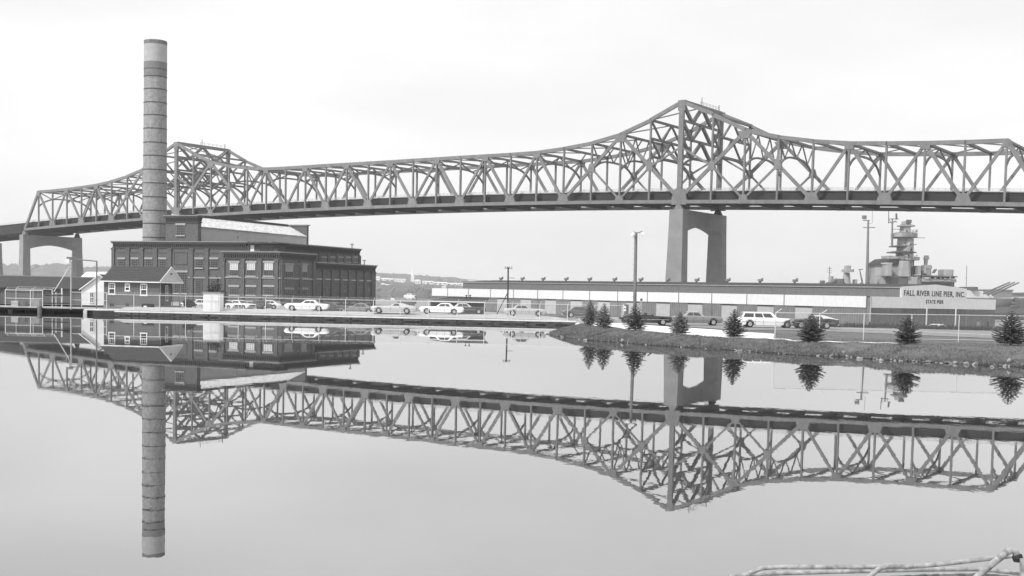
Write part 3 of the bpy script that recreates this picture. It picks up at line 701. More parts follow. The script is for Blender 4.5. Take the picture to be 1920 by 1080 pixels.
# ------------------------------------------------------------ small buildings on the left
m_white = mat('white_clapboard', .78, .7, var=.06, scale=1.5, streak=.08)
m_shing = mat('dark_shingle', .062, .95, var=.3, scale=5, detail=8)
m_hbrick = mat('house_brick', .115, .9, var=.15, scale=5, detail=8)
m_trim = mat('white_trim', .75, .6, var=.05)
th = R(-8); HA = np.array([math.cos(th), math.sin(th), 0]); HB = np.array([-math.sin(th), math.cos(th), 0])
c0 = at(299.5, 560, 155.0); c0[2] = 0; HL = 7.6; HD = 6.6; HZ = .55; EZ = 4.15; RZ = 6.1
HOs = thing('brick_house', 'small brick harbour office with dark gable roof and white pediment over a corner porch', 'house', c0)
def HP(a, b, z): return c0 + HA*a + HB*b + np.array([0, 0, z])
def hbox(a0, a1, b0, b1, z0, z1, nm, m_, par=HOs):
    mb = MB(); mb.quadbox([HP(a0,b0,z0), HP(a1,b0,z0), HP(a1,b1,z0), HP(a0,b1,z0), HP(a0,b0,z1), HP(a1,b0,z1), HP(a1,b1,z1), HP(a0,b1,z1)]); return mb.build(nm, m_, par)
hbox(-HL, -1.35, 0, HD, HZ-.3, EZ, 'wall', m_hbrick); hbox(-1.349, -.02, 0, .22, HZ-.3, EZ, 'wall', m_hbrick)
hbox(-HL-.06, .06, -.06, HD, HZ-.3, HZ+.55, 'foundation', m_conc and mat('painted_base', .2, .9))
ov = .35
for s, (b0, b1) in enumerate(((-ov-.05, HD/2), (HD+ov, HD/2))):
    za = EZ-.02
    # shingle rows
    n = 9
    for i in range(n):
        f0 = i/n; f1 = (i+1)/n+.02; mb = MB()
        y0 = b0+(b1-b0)*f0; y1 = b0+(b1-b0)*min(f1, 1); z0 = za+(RZ-za)*f0; z1 = za+(RZ-za)*min(f1, 1)
        mb.prism([HP(-HL-ov, y0, z0+.05), HP(.12, y0, z0+.05), HP(.12, y1, z1), HP(-HL-ov, y1, z1)], (0, 0, .09)); mb.build('shingle_row', m_shing, HOs)
hbox(-HL-ov, .12, -ov-.12, -ov-.04, EZ-.08, EZ+.05, 'eave_gutter', m_trim)
mb = MB(); mb.prism([HP(.0, -ov, EZ), HP(.0, HD+ov, EZ), HP(.0, HD/2, RZ)], HA*.08); mb.build('pediment', mat('pediment_board', .5, .7, var=.05), HOs)
mb = MB()
mb.beam(HP(.13, -ov-.05, EZ+.02), HP(.13, HD/2, RZ+.06), .08, .11, tuple(HA)); mb.beam(HP(.13, HD+ov+.05, EZ+.02), HP(.13, HD/2, RZ+.06), .08, .11, tuple(HA)); mb.beam(HP(.13, -ov, EZ-.02), HP(.13, HD+ov, EZ-.02), .12, .16, tuple(HA))
mb.build('rake_board', m_trim, HOs)
mb = MB(); mb.prism([HP(.082, HD/2-.3, EZ+1.0), HP(.082, HD/2+.3, EZ+1.0), HP(.082, HD/2+.3, EZ+1.25), HP(.082, HD/2-.3, EZ+1.25)], HA*.05); mb.build('gable_vent', m_frame, HOs)
mb = MB(); mb.prism([HP(-HL-ov+.06, -ov, EZ), HP(-HL-ov+.06, HD+ov, EZ), HP(-HL-ov+.06, HD/2, RZ)], HA*.08); mb.build('pediment', m_white, HOs)
hbox(-1.34, -.05, .23, HD, HZ-.3, HZ+.2, 'porch_floor', m_conc)
for b in (.34, HD-.1): hbox(-.16, -.03, b-.08, b+.08, HZ+.45, EZ, 'porch_post', m_mon if b > 1 else m_stone)
for b in (HD*.3, HD*.62): hbox(-.13, -.06, b-.03, b+.03, HZ+.45, HZ+1.4, 'baluster', m_frame)
HF = Fac(HP(0, 0, 0), HA, -HB); HR = Fac(HP(-1.34, 0, 0), HB, HA)
def hwin(F, r, rows=3, cols=3):
    a0, a1, z0, z1 = r; mb = MB(); f = .11
    for (p, q, s_, t_) in ((a0, a0+f, z0, z1), (a1-f, a1, z0, z1), (a0, a1, z1-f, z1+.02), (a0-.05, a1+.05, z0-.08, z0+f), (a0+f, a1-f, (z0+z1)/2-.05, (z0+z1)/2+.05)): F.box(mb, p, q, .01, .09, s_, t_)
    for i in range(1, cols): a = a0+(a1-a0)*i/cols; F.box(mb, a-.02, a+.02, .04, .07, (z0+z1)/2, z1-f)
    F.box(mb, a0+f, a1-f, .042, .068, (z0*.25+z1*.75)-.02, (z0*.25+z1*.75)+.02)
    wn = mb.build('window', m_trim, HOs); mb = MB(); F.box(mb, a0+f, a1-f, .012, .045, z0+f, z1-f); mb.build('pane', m_glass, wn)
for r in ((204, 530.5, 216.5, 552), (234.5, 531.5, 244, 545.5), (263.5, 532, 276.5, 554)): hwin(HF, HF.rect(*r))
for b0, b1 in ((1.0, 1.9), (4.6, 5.4)): hwin(HR, (b0, b1, HZ+1.2, EZ-.35))
mb = MB(); HR.box(mb, 2.8, 3.7, .01, .07, HZ+.45, HZ+2.6); mb.build('door', mat('dark_door', .07, .6), HOs)
for x0, x1 in ((206, 214), (236, 242)): 
    a0, a1, z0, z1 = HF.rect(x0, 569, x1, 574); mb = MB(); HF.box(mb, a0, a1, .065, .09, z0, z1); mb.build('basement_window', m_glass, HOs)
BN_ = thing('bench', 'low dark bench with a white box at its end against the brick house wall', 'bench', (xat(276, 153.8), 153.8, .6))
MB().beam(at(267, 572.5, 153.6), at(289, 573.5, 153.6), .45, .1).build('seat', m_darkt, BN_)
for x in (268, 287): MB().beam(at(x, 573, 153.6), at(x, 580, 153.6), .3, .1).build('leg', m_darkt, BN_)
MB().beam(at(270, 575.4, 153.2), at(275, 575.6, 153.2), .3, .3).build('stored_box', m_trim, BN_)

# white gabled shed
wy = 161.0
def wz(y): return at(170, y, wy)[2]
xa, xp = xat(152.5, wy, 3), xat(187.5, wy, 5); xb = 2*xp-xa; ez, rz = at(152.5, 542, wy)[2], at(187.5, 516.3, wy)[2]
WS = thing('white_shed', 'white clapboard gabled shed with one tall window between the dark shed and the brick house', 'shed', (xp, wy, .4))
n = 14
for i in range(n):
    z0 = .4+(ez-.4)*i/n; z1 = .4+(ez-.4)*(i+1)/n; mb = MB(); mb.quadbox([(xa, wy-.04, z0), (xb, wy-.04, z0), (xb, wy+.1, z0), (xa, wy+.1, z0), (xa, wy, z1-.01), (xb, wy, z1-.01), (xb, wy+.1, z1-.01), (xa, wy+.1, z1-.01)]); mb.build('clapboard', m_white, WS)
MB().prism([(xa, wy, ez-.01), (xb, wy, ez-.01), (xp, wy, rz)], (0, 9, 0)).build('gable', m_white, WS)
MB().box(xa+.02, xb-.02, wy+.1, wy+9, .2, ez-.02).build('wall', m_white, WS)
for s, xe in ((-1, xa), (1, xb)):
    MB().prism([(xe+s*.2, wy-.25, ez-.16), (xp, wy-.25, rz+.02), (xp, wy-.25, rz+.16), (xe+s*.2, wy-.25, ez-.0)], (0, 9.4, 0)).build('roof', m_shing if s > 0 else m_shing, WS)
    MB().prism([(xe+s*.22, wy-.3, ez-.2), (xp, wy-.3, rz-.02), (xp, wy-.3, rz+.12), (xe+s*.22, wy-.3, ez-.04)], (0, .05, 0)).build('rake_board', m_trim, WS)
x0, x1, z0, z1 = xat(168.5, wy), xat(176, wy), wz(567), wz(548); mb = MB()
for q in ((x0, x0+.08, z0, z1), (x1-.08, x1, z0, z1), (x0-.04, x1+.04, z1-.08, z1+.02), (x0-.05, x1+.05, z0-.1, z0+.05), (x0, x1, (z0+z1)/2-.06, (z0+z1)/2+.06), ((x0+x1)/2-.025, (x0+x1)/2+.025, z0, z1)): mb.box(q[0], q[1], wy-.12, wy-.04, q[2], q[3])
wn = mb.build('window', m_trim, WS); MB().box(x0+.04, x1-.04, wy-.08, wy-.03, z0, z1).build('pane', m_glass, wn)
# dark long shed
dy_ = 166.; dxa, dxb = xat(-260, dy_), xat(178, dy_+4)
dez, drz = at(80, 541.5, dy_)[2], at(80, 519.5, dy_+4)[2]
DS = thing('dark_shed', 'long dark-roofed shed running off the left edge behind the dock', 'shed', (dxb, dy_, .3))
x = dxa
while x < dxb-.4:
    x1 = min(x+2.4, dxb-.4); MB().box(x, x1-.03, dy_, dy_+.12, .2, dez).build('wall_panel', mat('grey_siding', .12, .85, var=.12, scale=1.5, streak=.2), DS); x = x1
MB().box(dxa, dxb-.4, dy_+.12, dy_+8, .2, dez).build('wall_core', m_roof, DS)
for i in range(6):
    f0, f1 = i/6, (i+1)/6+.01; MB().prism([(dxa, dy_-.4+4.4*f0, dez+(drz-dez)*f0), (dxa, dy_-.4+4.4*f1, dez+(drz-dez)*f1), (dxa, dy_-.4+4.4*f1, dez+(drz-dez)*f1+.08), (dxa, dy_-.4+4.4*f0, dez+(drz-dez)*f0+.12)], (dxb-dxa, 0, 0)).build('roof_course', m_shing, DS)
MB().prism([(dxa, dy_+4, drz), (dxa, dy_+8.3, dez), (dxa, dy_+8.3, dez+.1), (dxa, dy_+4, drz+.1)], (dxb-dxa, 0, 0)).build('roof', m_shing, DS)
MB().box(dxa, dxb, dy_+3.9, dy_+4.1, drz+.05, drz+.16).build('ridge_cap', m_coping, DS)
# pale roofed building further back
PR = thing('pale_roof_building', 'low building with pale gabled roof peeking over the dark shed ridge', 'building', at(175, 530, 300)*np.array([1, 1, 0]))
MB().prism([at(150, 522.5, 300), at(215, 522.5, 300), at(212, 512, 306), at(162, 512, 306)], (0, 0, .3)).build('roof', m_white, PR)
a_, b_ = at(151, 523, 301), at(214, 523, 301); MB().box(a_[0], b_[0], 301, 312, .2, a_[2]).build('wall', m_mon, PR)

# white utility box with bush behind
BX = thing('utility_shed', 'white square flat-roofed shed with two doors standing on the sea wall edge', 'shed', (xat(399, 148.6), 148.6, .6))
x0, x1 = xat(381, 148), xat(411.5, 148); z1 = at(395, 550, 148)[2]; y0, y1 = 148.0, 149.6; sk_ = .12
MB().quadbox([(x0, y0, .5), (x1, y0, .5), (x1+sk_, y1, .5), (x0+sk_, y1, .5), (x0, y0, z1), (x1, y0, z1), (x1+sk_, y1, z1), (x0+sk_, y1, z1)]).build('wall', m_white, BX)
for i in range(2):
    a = x0+.12+(x1-x0-.2)*i/2; MB().box(a, a+(x1-x0)/2-.16, y0-.06, y0-.005, .62, z1-.22).build('door', mat('door_white', .72, .6, var=.06), BX)
MB().quadbox([(x0-.15, y0-.15, z1), (x1+.15, y0-.15, z1), (x1+sk_+.15, y1+.1, z1), (x0+sk_-.15, y1+.1, z1), (x0-.15, y0-.15, z1+.16), (x1+.15, y0-.15, z1+.16), (x1+sk_+.15, y1+.1, z1+.16), (x0+sk_-.15, y1+.1, z1+.16)]).build('flat_roof', m_coping, BX)

m_leaf = mat('leaf_green', .06, .7, var=.45, scale=3, spec=.2)
def leafblob(name, c, rx, ry, rz_, n, size, m_=None, parent=None, label=None, cat=None, seed=0):
    r_ = np.random.default_rng(seed); mb = MB()
    cl = r_.normal(size=(18, 3)); cl /= np.linalg.norm(cl, axis=1)[:, None]; cl *= r_.uniform(.25, .9, (18, 1))
    for i in range(n):
        q = cl[r_.integers(18)] + r_.normal(size=3)*.2; p = np.array(c)+q*np.array([rx, ry, rz_])
        a = r_.normal(size=3); a /= np.linalg.norm(a); b = np.cross(a, r_.normal(size=3)); b /= np.linalg.norm(b); s = size*r_.uniform(.6, 1.3)
        k = len(mb.v); mb.v += [tuple(p-a*s), tuple(p+b*s*.5), tuple(p+a*s), tuple(p-b*s*.5)]; mb.f.append((k, k+1, k+2, k+3))
    return mb
def bush(px_, py_, Y_, rx, rz_, label, seed, n=1500, size=.12, gname=None):
    c = at(px_, py_, Y_); g_ = float(gz(c[0], c[1])); T = thing('bush', label, 'bush', (c[0], c[1], g_), gname)
    leafblob('', (c[0], c[1], (g_+c[2])/2+.1), rx, rx*.7, (c[2]-g_)/2+rz_, n, size, seed=seed).build('foliage', m_leaf, T)
    mb = MB()
    for k in range(4): mb.tube([(c[0], c[1], g_-.1), (c[0]+rx*.5*math.cos(k*1.7), c[1]+.2*math.sin(k*1.7), c[2]-.2)], [.05, .02], 6)
    mb.build('stem', m_timber, T)
bush(403, 538, 156, 1.0, .6, 'leafy dark bush rising behind the white utility shed', 1, 2200, .13)
bush(420, 549, 152, .55, .3, 'small bush hugging the right side of the white utility shed', 2, 900)
bush(355, 566, 158, .8, .2, 'low dark shrub beside the parked cars right of the brick house porch', 3, 1000)

# ------------------------------------------------------------ pier shed
SD = np.array([math.sin(R(-38.9)), math.cos(R(-38.9)), 0])      # long axis, going left and away
SE = np.array([math.cos(R(-38.9)), -math.sin(R(-38.9)), 0])     # end wall axis, going right and away
SC = at(1630, 600, 262.0); SC[2] = 0
def SP(l, e, z): return SC + SD*l + SE*e + np.array([0, 0, z])
FS = Fac(SC, SD, -SE); FE = Fac(SC, SE, -SD)
Lend = FS.px(811, 550)[0]; Ew = FE.px(1866, 575)[0]; E0 = FE.px(1690, 560)[0]; E1 = FE.px(1811.5, 560)[0]
zL1 = FE.px(1640, 555.5)[1]; zL0 = FE.px(1640, 577)[1]; zM = FE.px(1690, 537)[1]; zPk = FE.px(1750, 533.3)[1]
FMo = Fac(SP(0, E0, 0), SD, -SE); Lm = FMo.px(868, 535)[0]
PS = thing('pier_shed', 'long low pier shed with white fascia, grey clerestory and lettered end gable', 'warehouse', SP(0, 0, .9))
m_corr = mat('grey_corrugated_siding', .20, .7, var=.14, scale=.9, spec=.3, streak=.25)
m_corr2 = mat('clerestory_siding', .20, .7, var=.10, scale=.9, spec=.3, streak=.15)
m_fascia = mat('white_fascia', .66, .7, var=.05, scale=1, streak=.12)
m_sign = mat('sign_board_paint', .80, .7, var=.06, scale=1, streak=.08)
m_door = mat('loading_door', .42, .7, var=.08, streak=.2)
GZ = -1.3
def corrug(F, par, nm, a0, a1, z0, z1, m_, pitch=.6, dep=.12, o=0.0):
    mb = MB(); n = max(int((a1-a0)/pitch), 1)
    for i in range(n):
        p = a0+(a1-a0)*i/n; w_ = (a1-a0)/n
        k = len(mb.v)
        prof = [(p, 0), (p+w_*.55, 0), (p+w_*.65, dep), (p+w_*.9, dep), (p+w_, 0)]
        for a, d in prof: mb.v.append(tuple(F.p(a, o+d, z0)))
        for a, d in prof: mb.v.append(tuple(F.p(a, o+d, z1)))
        for j in range(4): mb.f.append((k+j, k+j+1, k+6+j, k+5+j))
    return mb.build(nm, m_, par)
# cores
def sbox(nm, l0, l1, e0, e1, z0, z1, m_): 
    return MB().quadbox([SP(l0,e0,z0), SP(l1,e0,z0), SP(l1,e1,z0), SP(l0,e1,z0), SP(l0,e0,z1), SP(l1,e0,z1), SP(l1,e1,z1), SP(l0,e1,z1)]).build(nm, m_, PS)
sbox('shed_core', .15, Lend-.1, .15, Ew-.1, GZ-1, zL1-.1, m_corr); sbox('low_roof', 0, Lend, 0, Ew, zL1-.09, zL1, m_roof)
sbox('clerestory_core', .15, Lm, E0+.1, E1-.1, zL1, zM-.02, m_corr2)
d0 = FS.px(1507, 590)[0]; d4 = FS.px(1243, 590)[0]; bw_ = (d4-d0)/4; nb = int((Lend-d0)/bw_)+2
for i in range(nb):
    a0, a1 = max(d0+(i-1.5)*bw_, 0), min(d0+(i-.5)*bw_, Lend)
    if i == 0 or a1-a0 < bw_*.9:
        mb = MB(); FS.box(mb, a0+.02, a1-.03, 0, .25, zL0, zL1-.02); mb.build('fascia_panel', m_fascia, PS)
        corrug(FS, PS, 'siding_panel', a0, a1, GZ-.5, zL0, m_corr, o=.03); continue
    # fascia
    mb = MB(); FS.box(mb, a0+.02, a1-.03, 0, .25, zL0, zL1-.02); mb.build('fascia_panel', m_fascia, PS)
    da, db = a0+bw_*.28, a0+bw_*.72
    corrug(FS, PS, 'siding_panel', a0, da, GZ-.5, zL0, m_corr, o=.03); corrug(FS, PS, 'siding_panel', db, a1, GZ-.5, zL0, m_corr, o=.03)
    mb = MB(); FS.box(mb, da+.03, db-.03, .01, .06, GZ-.5, zL0-.4)
    for k in range(1, 8): FS.box(mb, da+.03, db-.03, .061, .09, GZ-.5+k*.5, GZ-.46+k*.5)
    mb.build('loading_door', m_door, PS)
    mb = MB(); FS.box(mb, da, db, .0, .1, zL0-.38, zL0-.01); mb.build('door_header', m_roof, PS)
    if i % 1 == 0:
        mb = MB(); FS.box(mb, a1-.11, a1+.04, .26, .38, zL0-.1 if i % 3 else GZ-.5, zL1+.12); mb.build('downpipe', m_frame, PS)
nb2 = 18
for i in range(nb2):
    a0, a1 = Lm*i/nb2, Lm*(i+1)/nb2; corrug(FMo, PS, 'clerestory_panel', a0, a1-.05, zL1, zM-.3, m_corr2, pitch=.5, dep=.1)
mb = MB(); FMo.box(mb, -.1, Lm+.1, -.2, .3, zM-.3, zM-.02); mb.build('clerestory_eave', m_fascia, PS)
mb = MB(); mb.prism([SP(-.1, E0-.5, zM), SP(-.1, E1+.5, zM), SP(-.1, (E0+E1)/2, zPk+.05)], SD*(Lm+.2)); mb.build('clerestory_roof', m_roof, PS)
mb = MB(); FMo.box(mb, -.02, .25, -.05, .25, zL1-.02, zM-.01); mb.build('corner_trim', m_fascia, PS)
# end wall
mb = MB(); mb.prism([SP(-.12, E0, zL0), SP(-.12, E1, zL0), SP(-.12, E1, zM), SP(-.12, (E0+E1)/2, zPk), SP(-.12, E0, zM)], SD*.25); mb.build('sign_gable', m_sign, PS)
mb = MB(); FE.box(mb, 0.26, E0-.02, 0, .1, zL0, zL1-.02); mb.build('end_fascia', m_sign, PS)
mb = MB(); FE.box(mb, E1+.02, Ew, 0, .1, zL0, zL1-.02); mb.build('end_fascia', m_sign, PS)
corrug(FE, PS, 'end_siding', .26, E0, GZ-.6, zL0, m_corr, o=.02); corrug(FE, PS, 'end_siding', E0, E1, GZ-.6, zL0, m_corr, o=-.09); corrug(FE, PS, 'end_siding', E1, Ew, GZ-.6, zL0, m_corr, o=.02)
mb = MB(); FE.box(mb, 0, .25, 0, .22, zL0-3, zL1); mb.build('corner_trim', m_door, PS)
for x in (1735.5, 1790): a = FE.px(x, 590)[0]; mb = MB(); FE.box(mb, a-.13, a+.13, .15, .4, GZ-.6, zL0); mb.build('column', m_fascia, PS)
for x0, x1 in ((1830, 1837), (1850, 1853.5)): a0, a1, z0, z1 = FE.rect(x0, 603, x1, 616); mb = MB(); FE.box(mb, a0, a1, .05, .12, GZ-.5, z1); mb.build('end_door', m_roof if x0 > 1840 else m_door, PS)
def text(par, s, F, x0, x1, y0, y1, o, m_):
    cu = bpy.data.curves.new('t', 'FONT'); cu.body = s; cu.size = 1; cu.extrude = .02; cu.offset = .014; cu.space_character = 1.12; cu.space_word = 1.1
    ob = bpy.data.objects.new('t', cu); COL.objects.link(ob); dg = bpy.context.evaluated_depsgraph_get(); dg.update()
    me = bpy.data.meshes.new_from_object(ob.evaluated_get(dg)); bpy.data.objects.remove(ob)
    co = np.array([v.co[:] for v in me.vertices]); mn, mxx = co.min(0), co.max(0)
    a0, a1, z0, z1 = F.rect(x0, y0, x1, y1); of = np.array(OFF[par.name]); zc_ = 0
    for v, c in zip(me.vertices, co):
        a = a0+(a1-a0)*(c[0]-mn[0])/(mxx[0]-mn[0]); z = z0+(z1-z0)*(c[1]-mn[1])/(mxx[1]-mn[1])
        v.co = Vector(F.p(a, o+(c[2]+.02)*1.2, z)-of)
    # every letter an object of its own
    nv = len(me.vertices); root = list(range(nv))
    def fd(i):
        while root[i] != i: root[i] = root[root[i]]; i = root[i]
        return i
    for p_ in me.polygons:
        a = fd(p_.vertices[0])
        for q in p_.vertices[1:]: root[fd(q)] = a
    isl = {}
    for p_ in me.polygons: isl.setdefault(fd(p_.vertices[0]), []).append(tuple(p_.vertices))
    for fs in isl.values():
        ids = sorted({q for f_ in fs for q in f_}); mp_i = {q: k for k, q in enumerate(ids)}
        m2 = bpy.data.meshes.new('letter'); m2.from_pydata([tuple(me.vertices[q].co) for q in ids], [], [tuple(mp_i[q] for q in f_) for f_ in fs]); m2.update(); m2.materials.append(m_)
        ob = bpy.data.objects.new('letter', m2); COL.objects.link(ob); ob.parent = par
    bpy.data.meshes.remove(me)
m_let = mat('letter_paint', .03, .7, var=.1)
text(PS, 'FALL RIVER LINE PIER, INC.', FE, 1694, 1808, 545.5, 557.5, .125, m_let)
text(PS, 'STATE PIER', FE, 1735, 1768, 562.5, 569.5, .125, m_let)
# roof ventilators
FVc = Fac(SP(0, (E0+E1)/2, 0), SD, -SE)
for vx in (939, 979, 1018, 1061, 1105, 1152, 1201, 1252, 1306, 1364, 1425, 1490, 1563):
    l = FVc.px(vx, 528)[0]; mb = MB(); c = SP(l, (E0+E1)/2, 0)
    mb.lathe([(.28, zPk-.2), (.28, zPk+.28), (.58, zPk+.40), (.64, zPk+.95), (.4, zPk+1.0)], 12, c)
    mb.beam(c+np.array([.52, 0, zPk+.4]), c+np.array([.6, 0, zPk+1.3]), .55, .1); mb.build('roof_ventilator', mat('ventilator_metal', .25, .6, var=.25, scale=4), PS, True)
mb = MB(); c = SP(-.05+4, E1-1.0, 0); mb.box(c[0], c[0]+3, c[1], c[1]+2.5, zM-.6, zM+.3); mb.build('roof_box', m_roof, PS)

# small dark shed in the car park
y0 = 158.; x0, x1 = xat(806, y0), xat(909, y0); ze = at(850, 566.5, y0)[2]
KS = thing('dark_hut', 'low dark flat-roofed hut with two vent pipes behind the parked white sedan', 'hut', (x0, y0, .9))
MB().box(x0+.05, x1-.1, y0, y0+5, .6, ze).build('wall', mat('dark_siding', .09, .85, var=.15), KS)
for k in range(9): a = x0+.1+(x1-x0-.25)*k/9; MB().box(a, a+(x1-x0)/9-.08, y0-.04, y0-.002, .7, ze-.05).build('wall_board', mat('dark_siding', .09), KS)
MB().prism([(x0-.3, y0-.5, ze), (x1+.1, y0-.5, ze), (x1+.4, y0+5, ze+.55), (x0+2.5, y0+5, ze+.55)], (0, 0, .12)).build('roof', m_roof, KS)
MB().box(x0-.3, x1+.1, y0-.56, y0-.51, ze-.03, ze+.13).build('roof_edge', m_galv, KS)
MB().box(x1-.08, x1+.06, y0-.1, y0+.05, .7, ze).build('corner_trim', m_galv, KS)
for x in (874.5, 881.5): p = at(x, 559, y0+2.5); MB().lathe([(.06, p[2]-.4), (.06, p[2]+.3), (.16, p[2]+.34), (.16, p[2]+.42)], 8, (p[0], p[1], 0)).build('vent_pipe', m_let, KS)

# ------------------------------------------------------------ poles
m_pole = mat('creosote_pole', .06, .9, var=.3, scale=2, vscale=(1, 1, .2))
UY = 214.
UP = thing('utility_pole', 'dark wooden utility pole with crossarm and raking brace in front of the pier shed', 'utility pole', (xat(952, UY), UY, -1.8))
MB().tube([at(951.3, 612, UY), at(953, 501, UY)], [.17, .13], 10).build('pole', m_pole, UP)
MB().tube([at(926, 600, UY-6), at(951.8, 549, UY-.3)], .085, 8).build('brace', m_pole, UP)
MB().beam(at(946, 503, UY-.2), at(961, 503.4, UY-.2), .1, .13).build('crossarm', m_pole, UP)
for x in (947.5, 951, 955, 959.5): p = at(x, 501.5, UY-.2); MB().lathe([(.05, p[2]-.05), (.09, p[2]+.07), (.04, p[2]+.2)], 8, (p[0], p[1], 0)).build('insulator', m_frame, UP)
MB().beam(at(954, 521, UY-.2), at(965, 521.4, UY-.2), .08, .1).build('lamp_arm', m_pole, UP)
LY = 139.7
LP = thing('light_pole', 'tall grey floodlight pole with climbing pegs rising behind a spruce', 'light pole', (xat(1190, LY), LY, .9))
pa, pb_ = at(1189.5, 606, LY), at(1192.5, 436, LY)
MB().tube([pa, pb_], [.21, .17], 12).build('pole', mat('grey_pole', .17, .8, var=.15, streak=.2), LP)
MB().tube([at(1188, 434.5, LY), at(1193, 436.5, LY), at(1199, 436, LY), at(1204, 433.5, LY)], .05, 8).build('bracket', mpd, LP)
for x, y, s in ((1189, 438.5, -1), (1205.5, 438, 1)):
    p = at(x, y, LY-.2); mb = MB(); mb.lathe([(.10, .14), (.24, -.02), (.30, -.26), (.01, -.2)], 12, (0, 0, 0)); Mr = Matrix.Rotation(R(28), 3, 'X') @ Matrix.Rotation(R(-35*s), 3, 'Y')
    mb.v = [tuple(np.array(Mr @ Vector(q))+p) for q in mb.v]; mb.build('floodlight', m_galv, LP, True)
mb = MB()
for k in range(16):
    p = pa+(pb_-pa)*(k+1)/17; s = 1 if k % 2 else -1; mb.beam(p, p+np.array([-.34, .05, 0]), .03, .03)
mb.build('climbing_pegs', mpd, LP)
# small signs near it
SG = thing('round_sign', 'small round dark sign on a thin post right of the light pole', 'sign', (xat(1202, 134), 134, 1.0))
p = at(1202.5, 562, 134); MB().tube([(p[0], 134, .9), (p[0], 134, p[2])], .03, 6).build('post', m_galv, SG)
MB().prism([(p[0]+.16*math.cos(a), 133.95, p[2]+.16*math.sin(a)) for a in np.linspace(0, 2*math.pi, 13)[:-1]], (0, .02, 0)).build('sign_plate', mpd, SG)
SG = thing('gate_post_cluster', 'pale post with small warning plates beside a dark cabinet left of the light pole', 'sign', (xat(1170, 136), 136, 1.0))
a_ = at(1169, 572, 136); MB().tube([(a_[0], 136, .9), (a_[0], 136, a_[2]+.1)], .05, 8).build('post', m_galv, SG)
for y in (576, 581.5): q = at(1171.5, y, 135.9); MB().box(q[0]-.12, q[0]+.14, 135.86, 135.9, q[2]-.1, q[2]+.1).build('warning_plate', m_trim, SG)
q0, q1 = at(1173, 590, 137), at(1179, 571, 137); MB().box(q0[0], q1[0], 137, 137.6, .9, q1[2]).build('cabinet', mpd, SG)

# ------------------------------------------------------------ battleship and other vessels
BY = 500.
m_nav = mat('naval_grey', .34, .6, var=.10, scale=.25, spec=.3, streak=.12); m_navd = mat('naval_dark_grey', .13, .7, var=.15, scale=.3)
BS = thing('battleship', 'grey battleship with stepped tower, two masts and triple gun turret behind the pier shed', 'ship', (xat(1700, BY, 8), BY, 0))
def Z5(y, x=1700, Y=BY): return at(x, y, Y)[2]
def X5(x, y=500, Y=BY): return at(x, y, Y)[0]
def bbox(nm, x0, x1, y0, y1, dep, m_=None, Y=BY, taper=1.0, dy=0):
    xm = (x0+x1)/2; a, b = X5(x0, (y0+y1)/2, Y), X5(x1, (y0+y1)/2, Y); zt_, zb_ = Z5(y0, xm, Y), Z5(y1, xm, Y); c = (a+b)/2; h0 = (b-a)/2; h0 -= min(h0*.45, abs(c/Y)*dep*.22); h1 = h0*taper
    bev = min(h0*.35, dep*.3); P = []
    n = 12; ring0 = []; ring1 = []
    for (hx, lst, z) in ((h0, ring0, zb_), (h1, ring1, zt_)):
        for sx, sy in ((-1, -1), (1, -1), (1, 1), (-1, 1)):
            q = [(sx*(hx), sy*(dep/2-bev)), (sx*(hx-bev), sy*dep/2)]
            if sx*sy < 0: q = q[::-1]
            lst += [(c+u, Y+dy+v, z) for u, v in q]
    mb = MB(); k = 0; mb.v = ring0+ring1; n = len(ring0)
    mb.f = [tuple(range(n))[::-1], tuple(range(n, 2*n))]+[(i, (i+1) % n, n+(i+1) % n, n+i) for i in range(n)]
    return mb.build(nm, m_ or m_nav, BS)
def bcyl(nm, xc, y0, y1, r0, r1, m_=None, Y=BY, n=16):
    zt_, zb_ = Z5(y0, xc, Y), Z5(y1, xc, Y); x = X5(xc, (y0+y1)/2, Y); s = Y/FPX
    return MB().lathe([(r0*s, zb_), (r1*s, zt_)], n, (x, Y, 0)).build(nm, m_ or m_nav, BS, True)
# hull with a flared bow
hz = Z5(557.5, 1890); mb = MB(); st = []
XL, XR = X5(1540), X5(1990)
for i in range(25):
    f = i/24; x = XL+(XR-XL)*f; wd = 14*(1-max(0, (f-.62)/.38)**2)*min(1, .55+f*3); zt_ = hz*(.92+.0*f)+max(0, f-.75)*6
    st.append((x, wd, zt_))
for x, wd, z in st:
    mb.v += [(x, BY-wd*.55, -3.6), (x, BY-wd*.8, 0.5), (x, BY-wd, z), (x, BY+wd, z), (x, BY+wd*.8, .5), (x, BY+wd*.55, -3.6)]
for i in range(24):
    for j in range(6): mb.f.append((i*6+j, i*6+(j+1) % 6, i*6+6+(j+1) % 6, i*6+6+j))
mb.f += [tuple(range(6)), tuple(range(24*6, 25*6))]
mb.build('hull', m_nav, BS)
MB().box(XL, XR-10, BY-14.2, BY-13.9, .3, Z5(575, 1890)).build('waterline_belt', m_navd, BS)
bbox('superstructure', 1628, 1705, 497, 536, 16); bbox('superstructure', 1636, 1724, 519, 540, 20)
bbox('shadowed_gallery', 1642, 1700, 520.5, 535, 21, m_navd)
bbox('superstructure', 1700, 1790, 523, 529, 17); bbox('promenade_deck', 1700, 1791, 517.5, 519.5, 19, m_navd); bbox('promenade_rail', 1716, 1784, 525.5, 526.6, 17.6, m_rail)
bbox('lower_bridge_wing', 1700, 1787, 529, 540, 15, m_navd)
bbox('tarpaulin_roof', 1625, 1705, 486, 498, 17, mat('dark_canvas', .05, .9), taper=.5)
bbox('funnel', 1655, 1672, 480, 492, 9)
bbox('gun_house', 1640, 1656, 496, 518, 8, dy=-10); bbox('gun_house_roof', 1639, 1657, 494, 496.5, 8, m_rail, dy=-10)
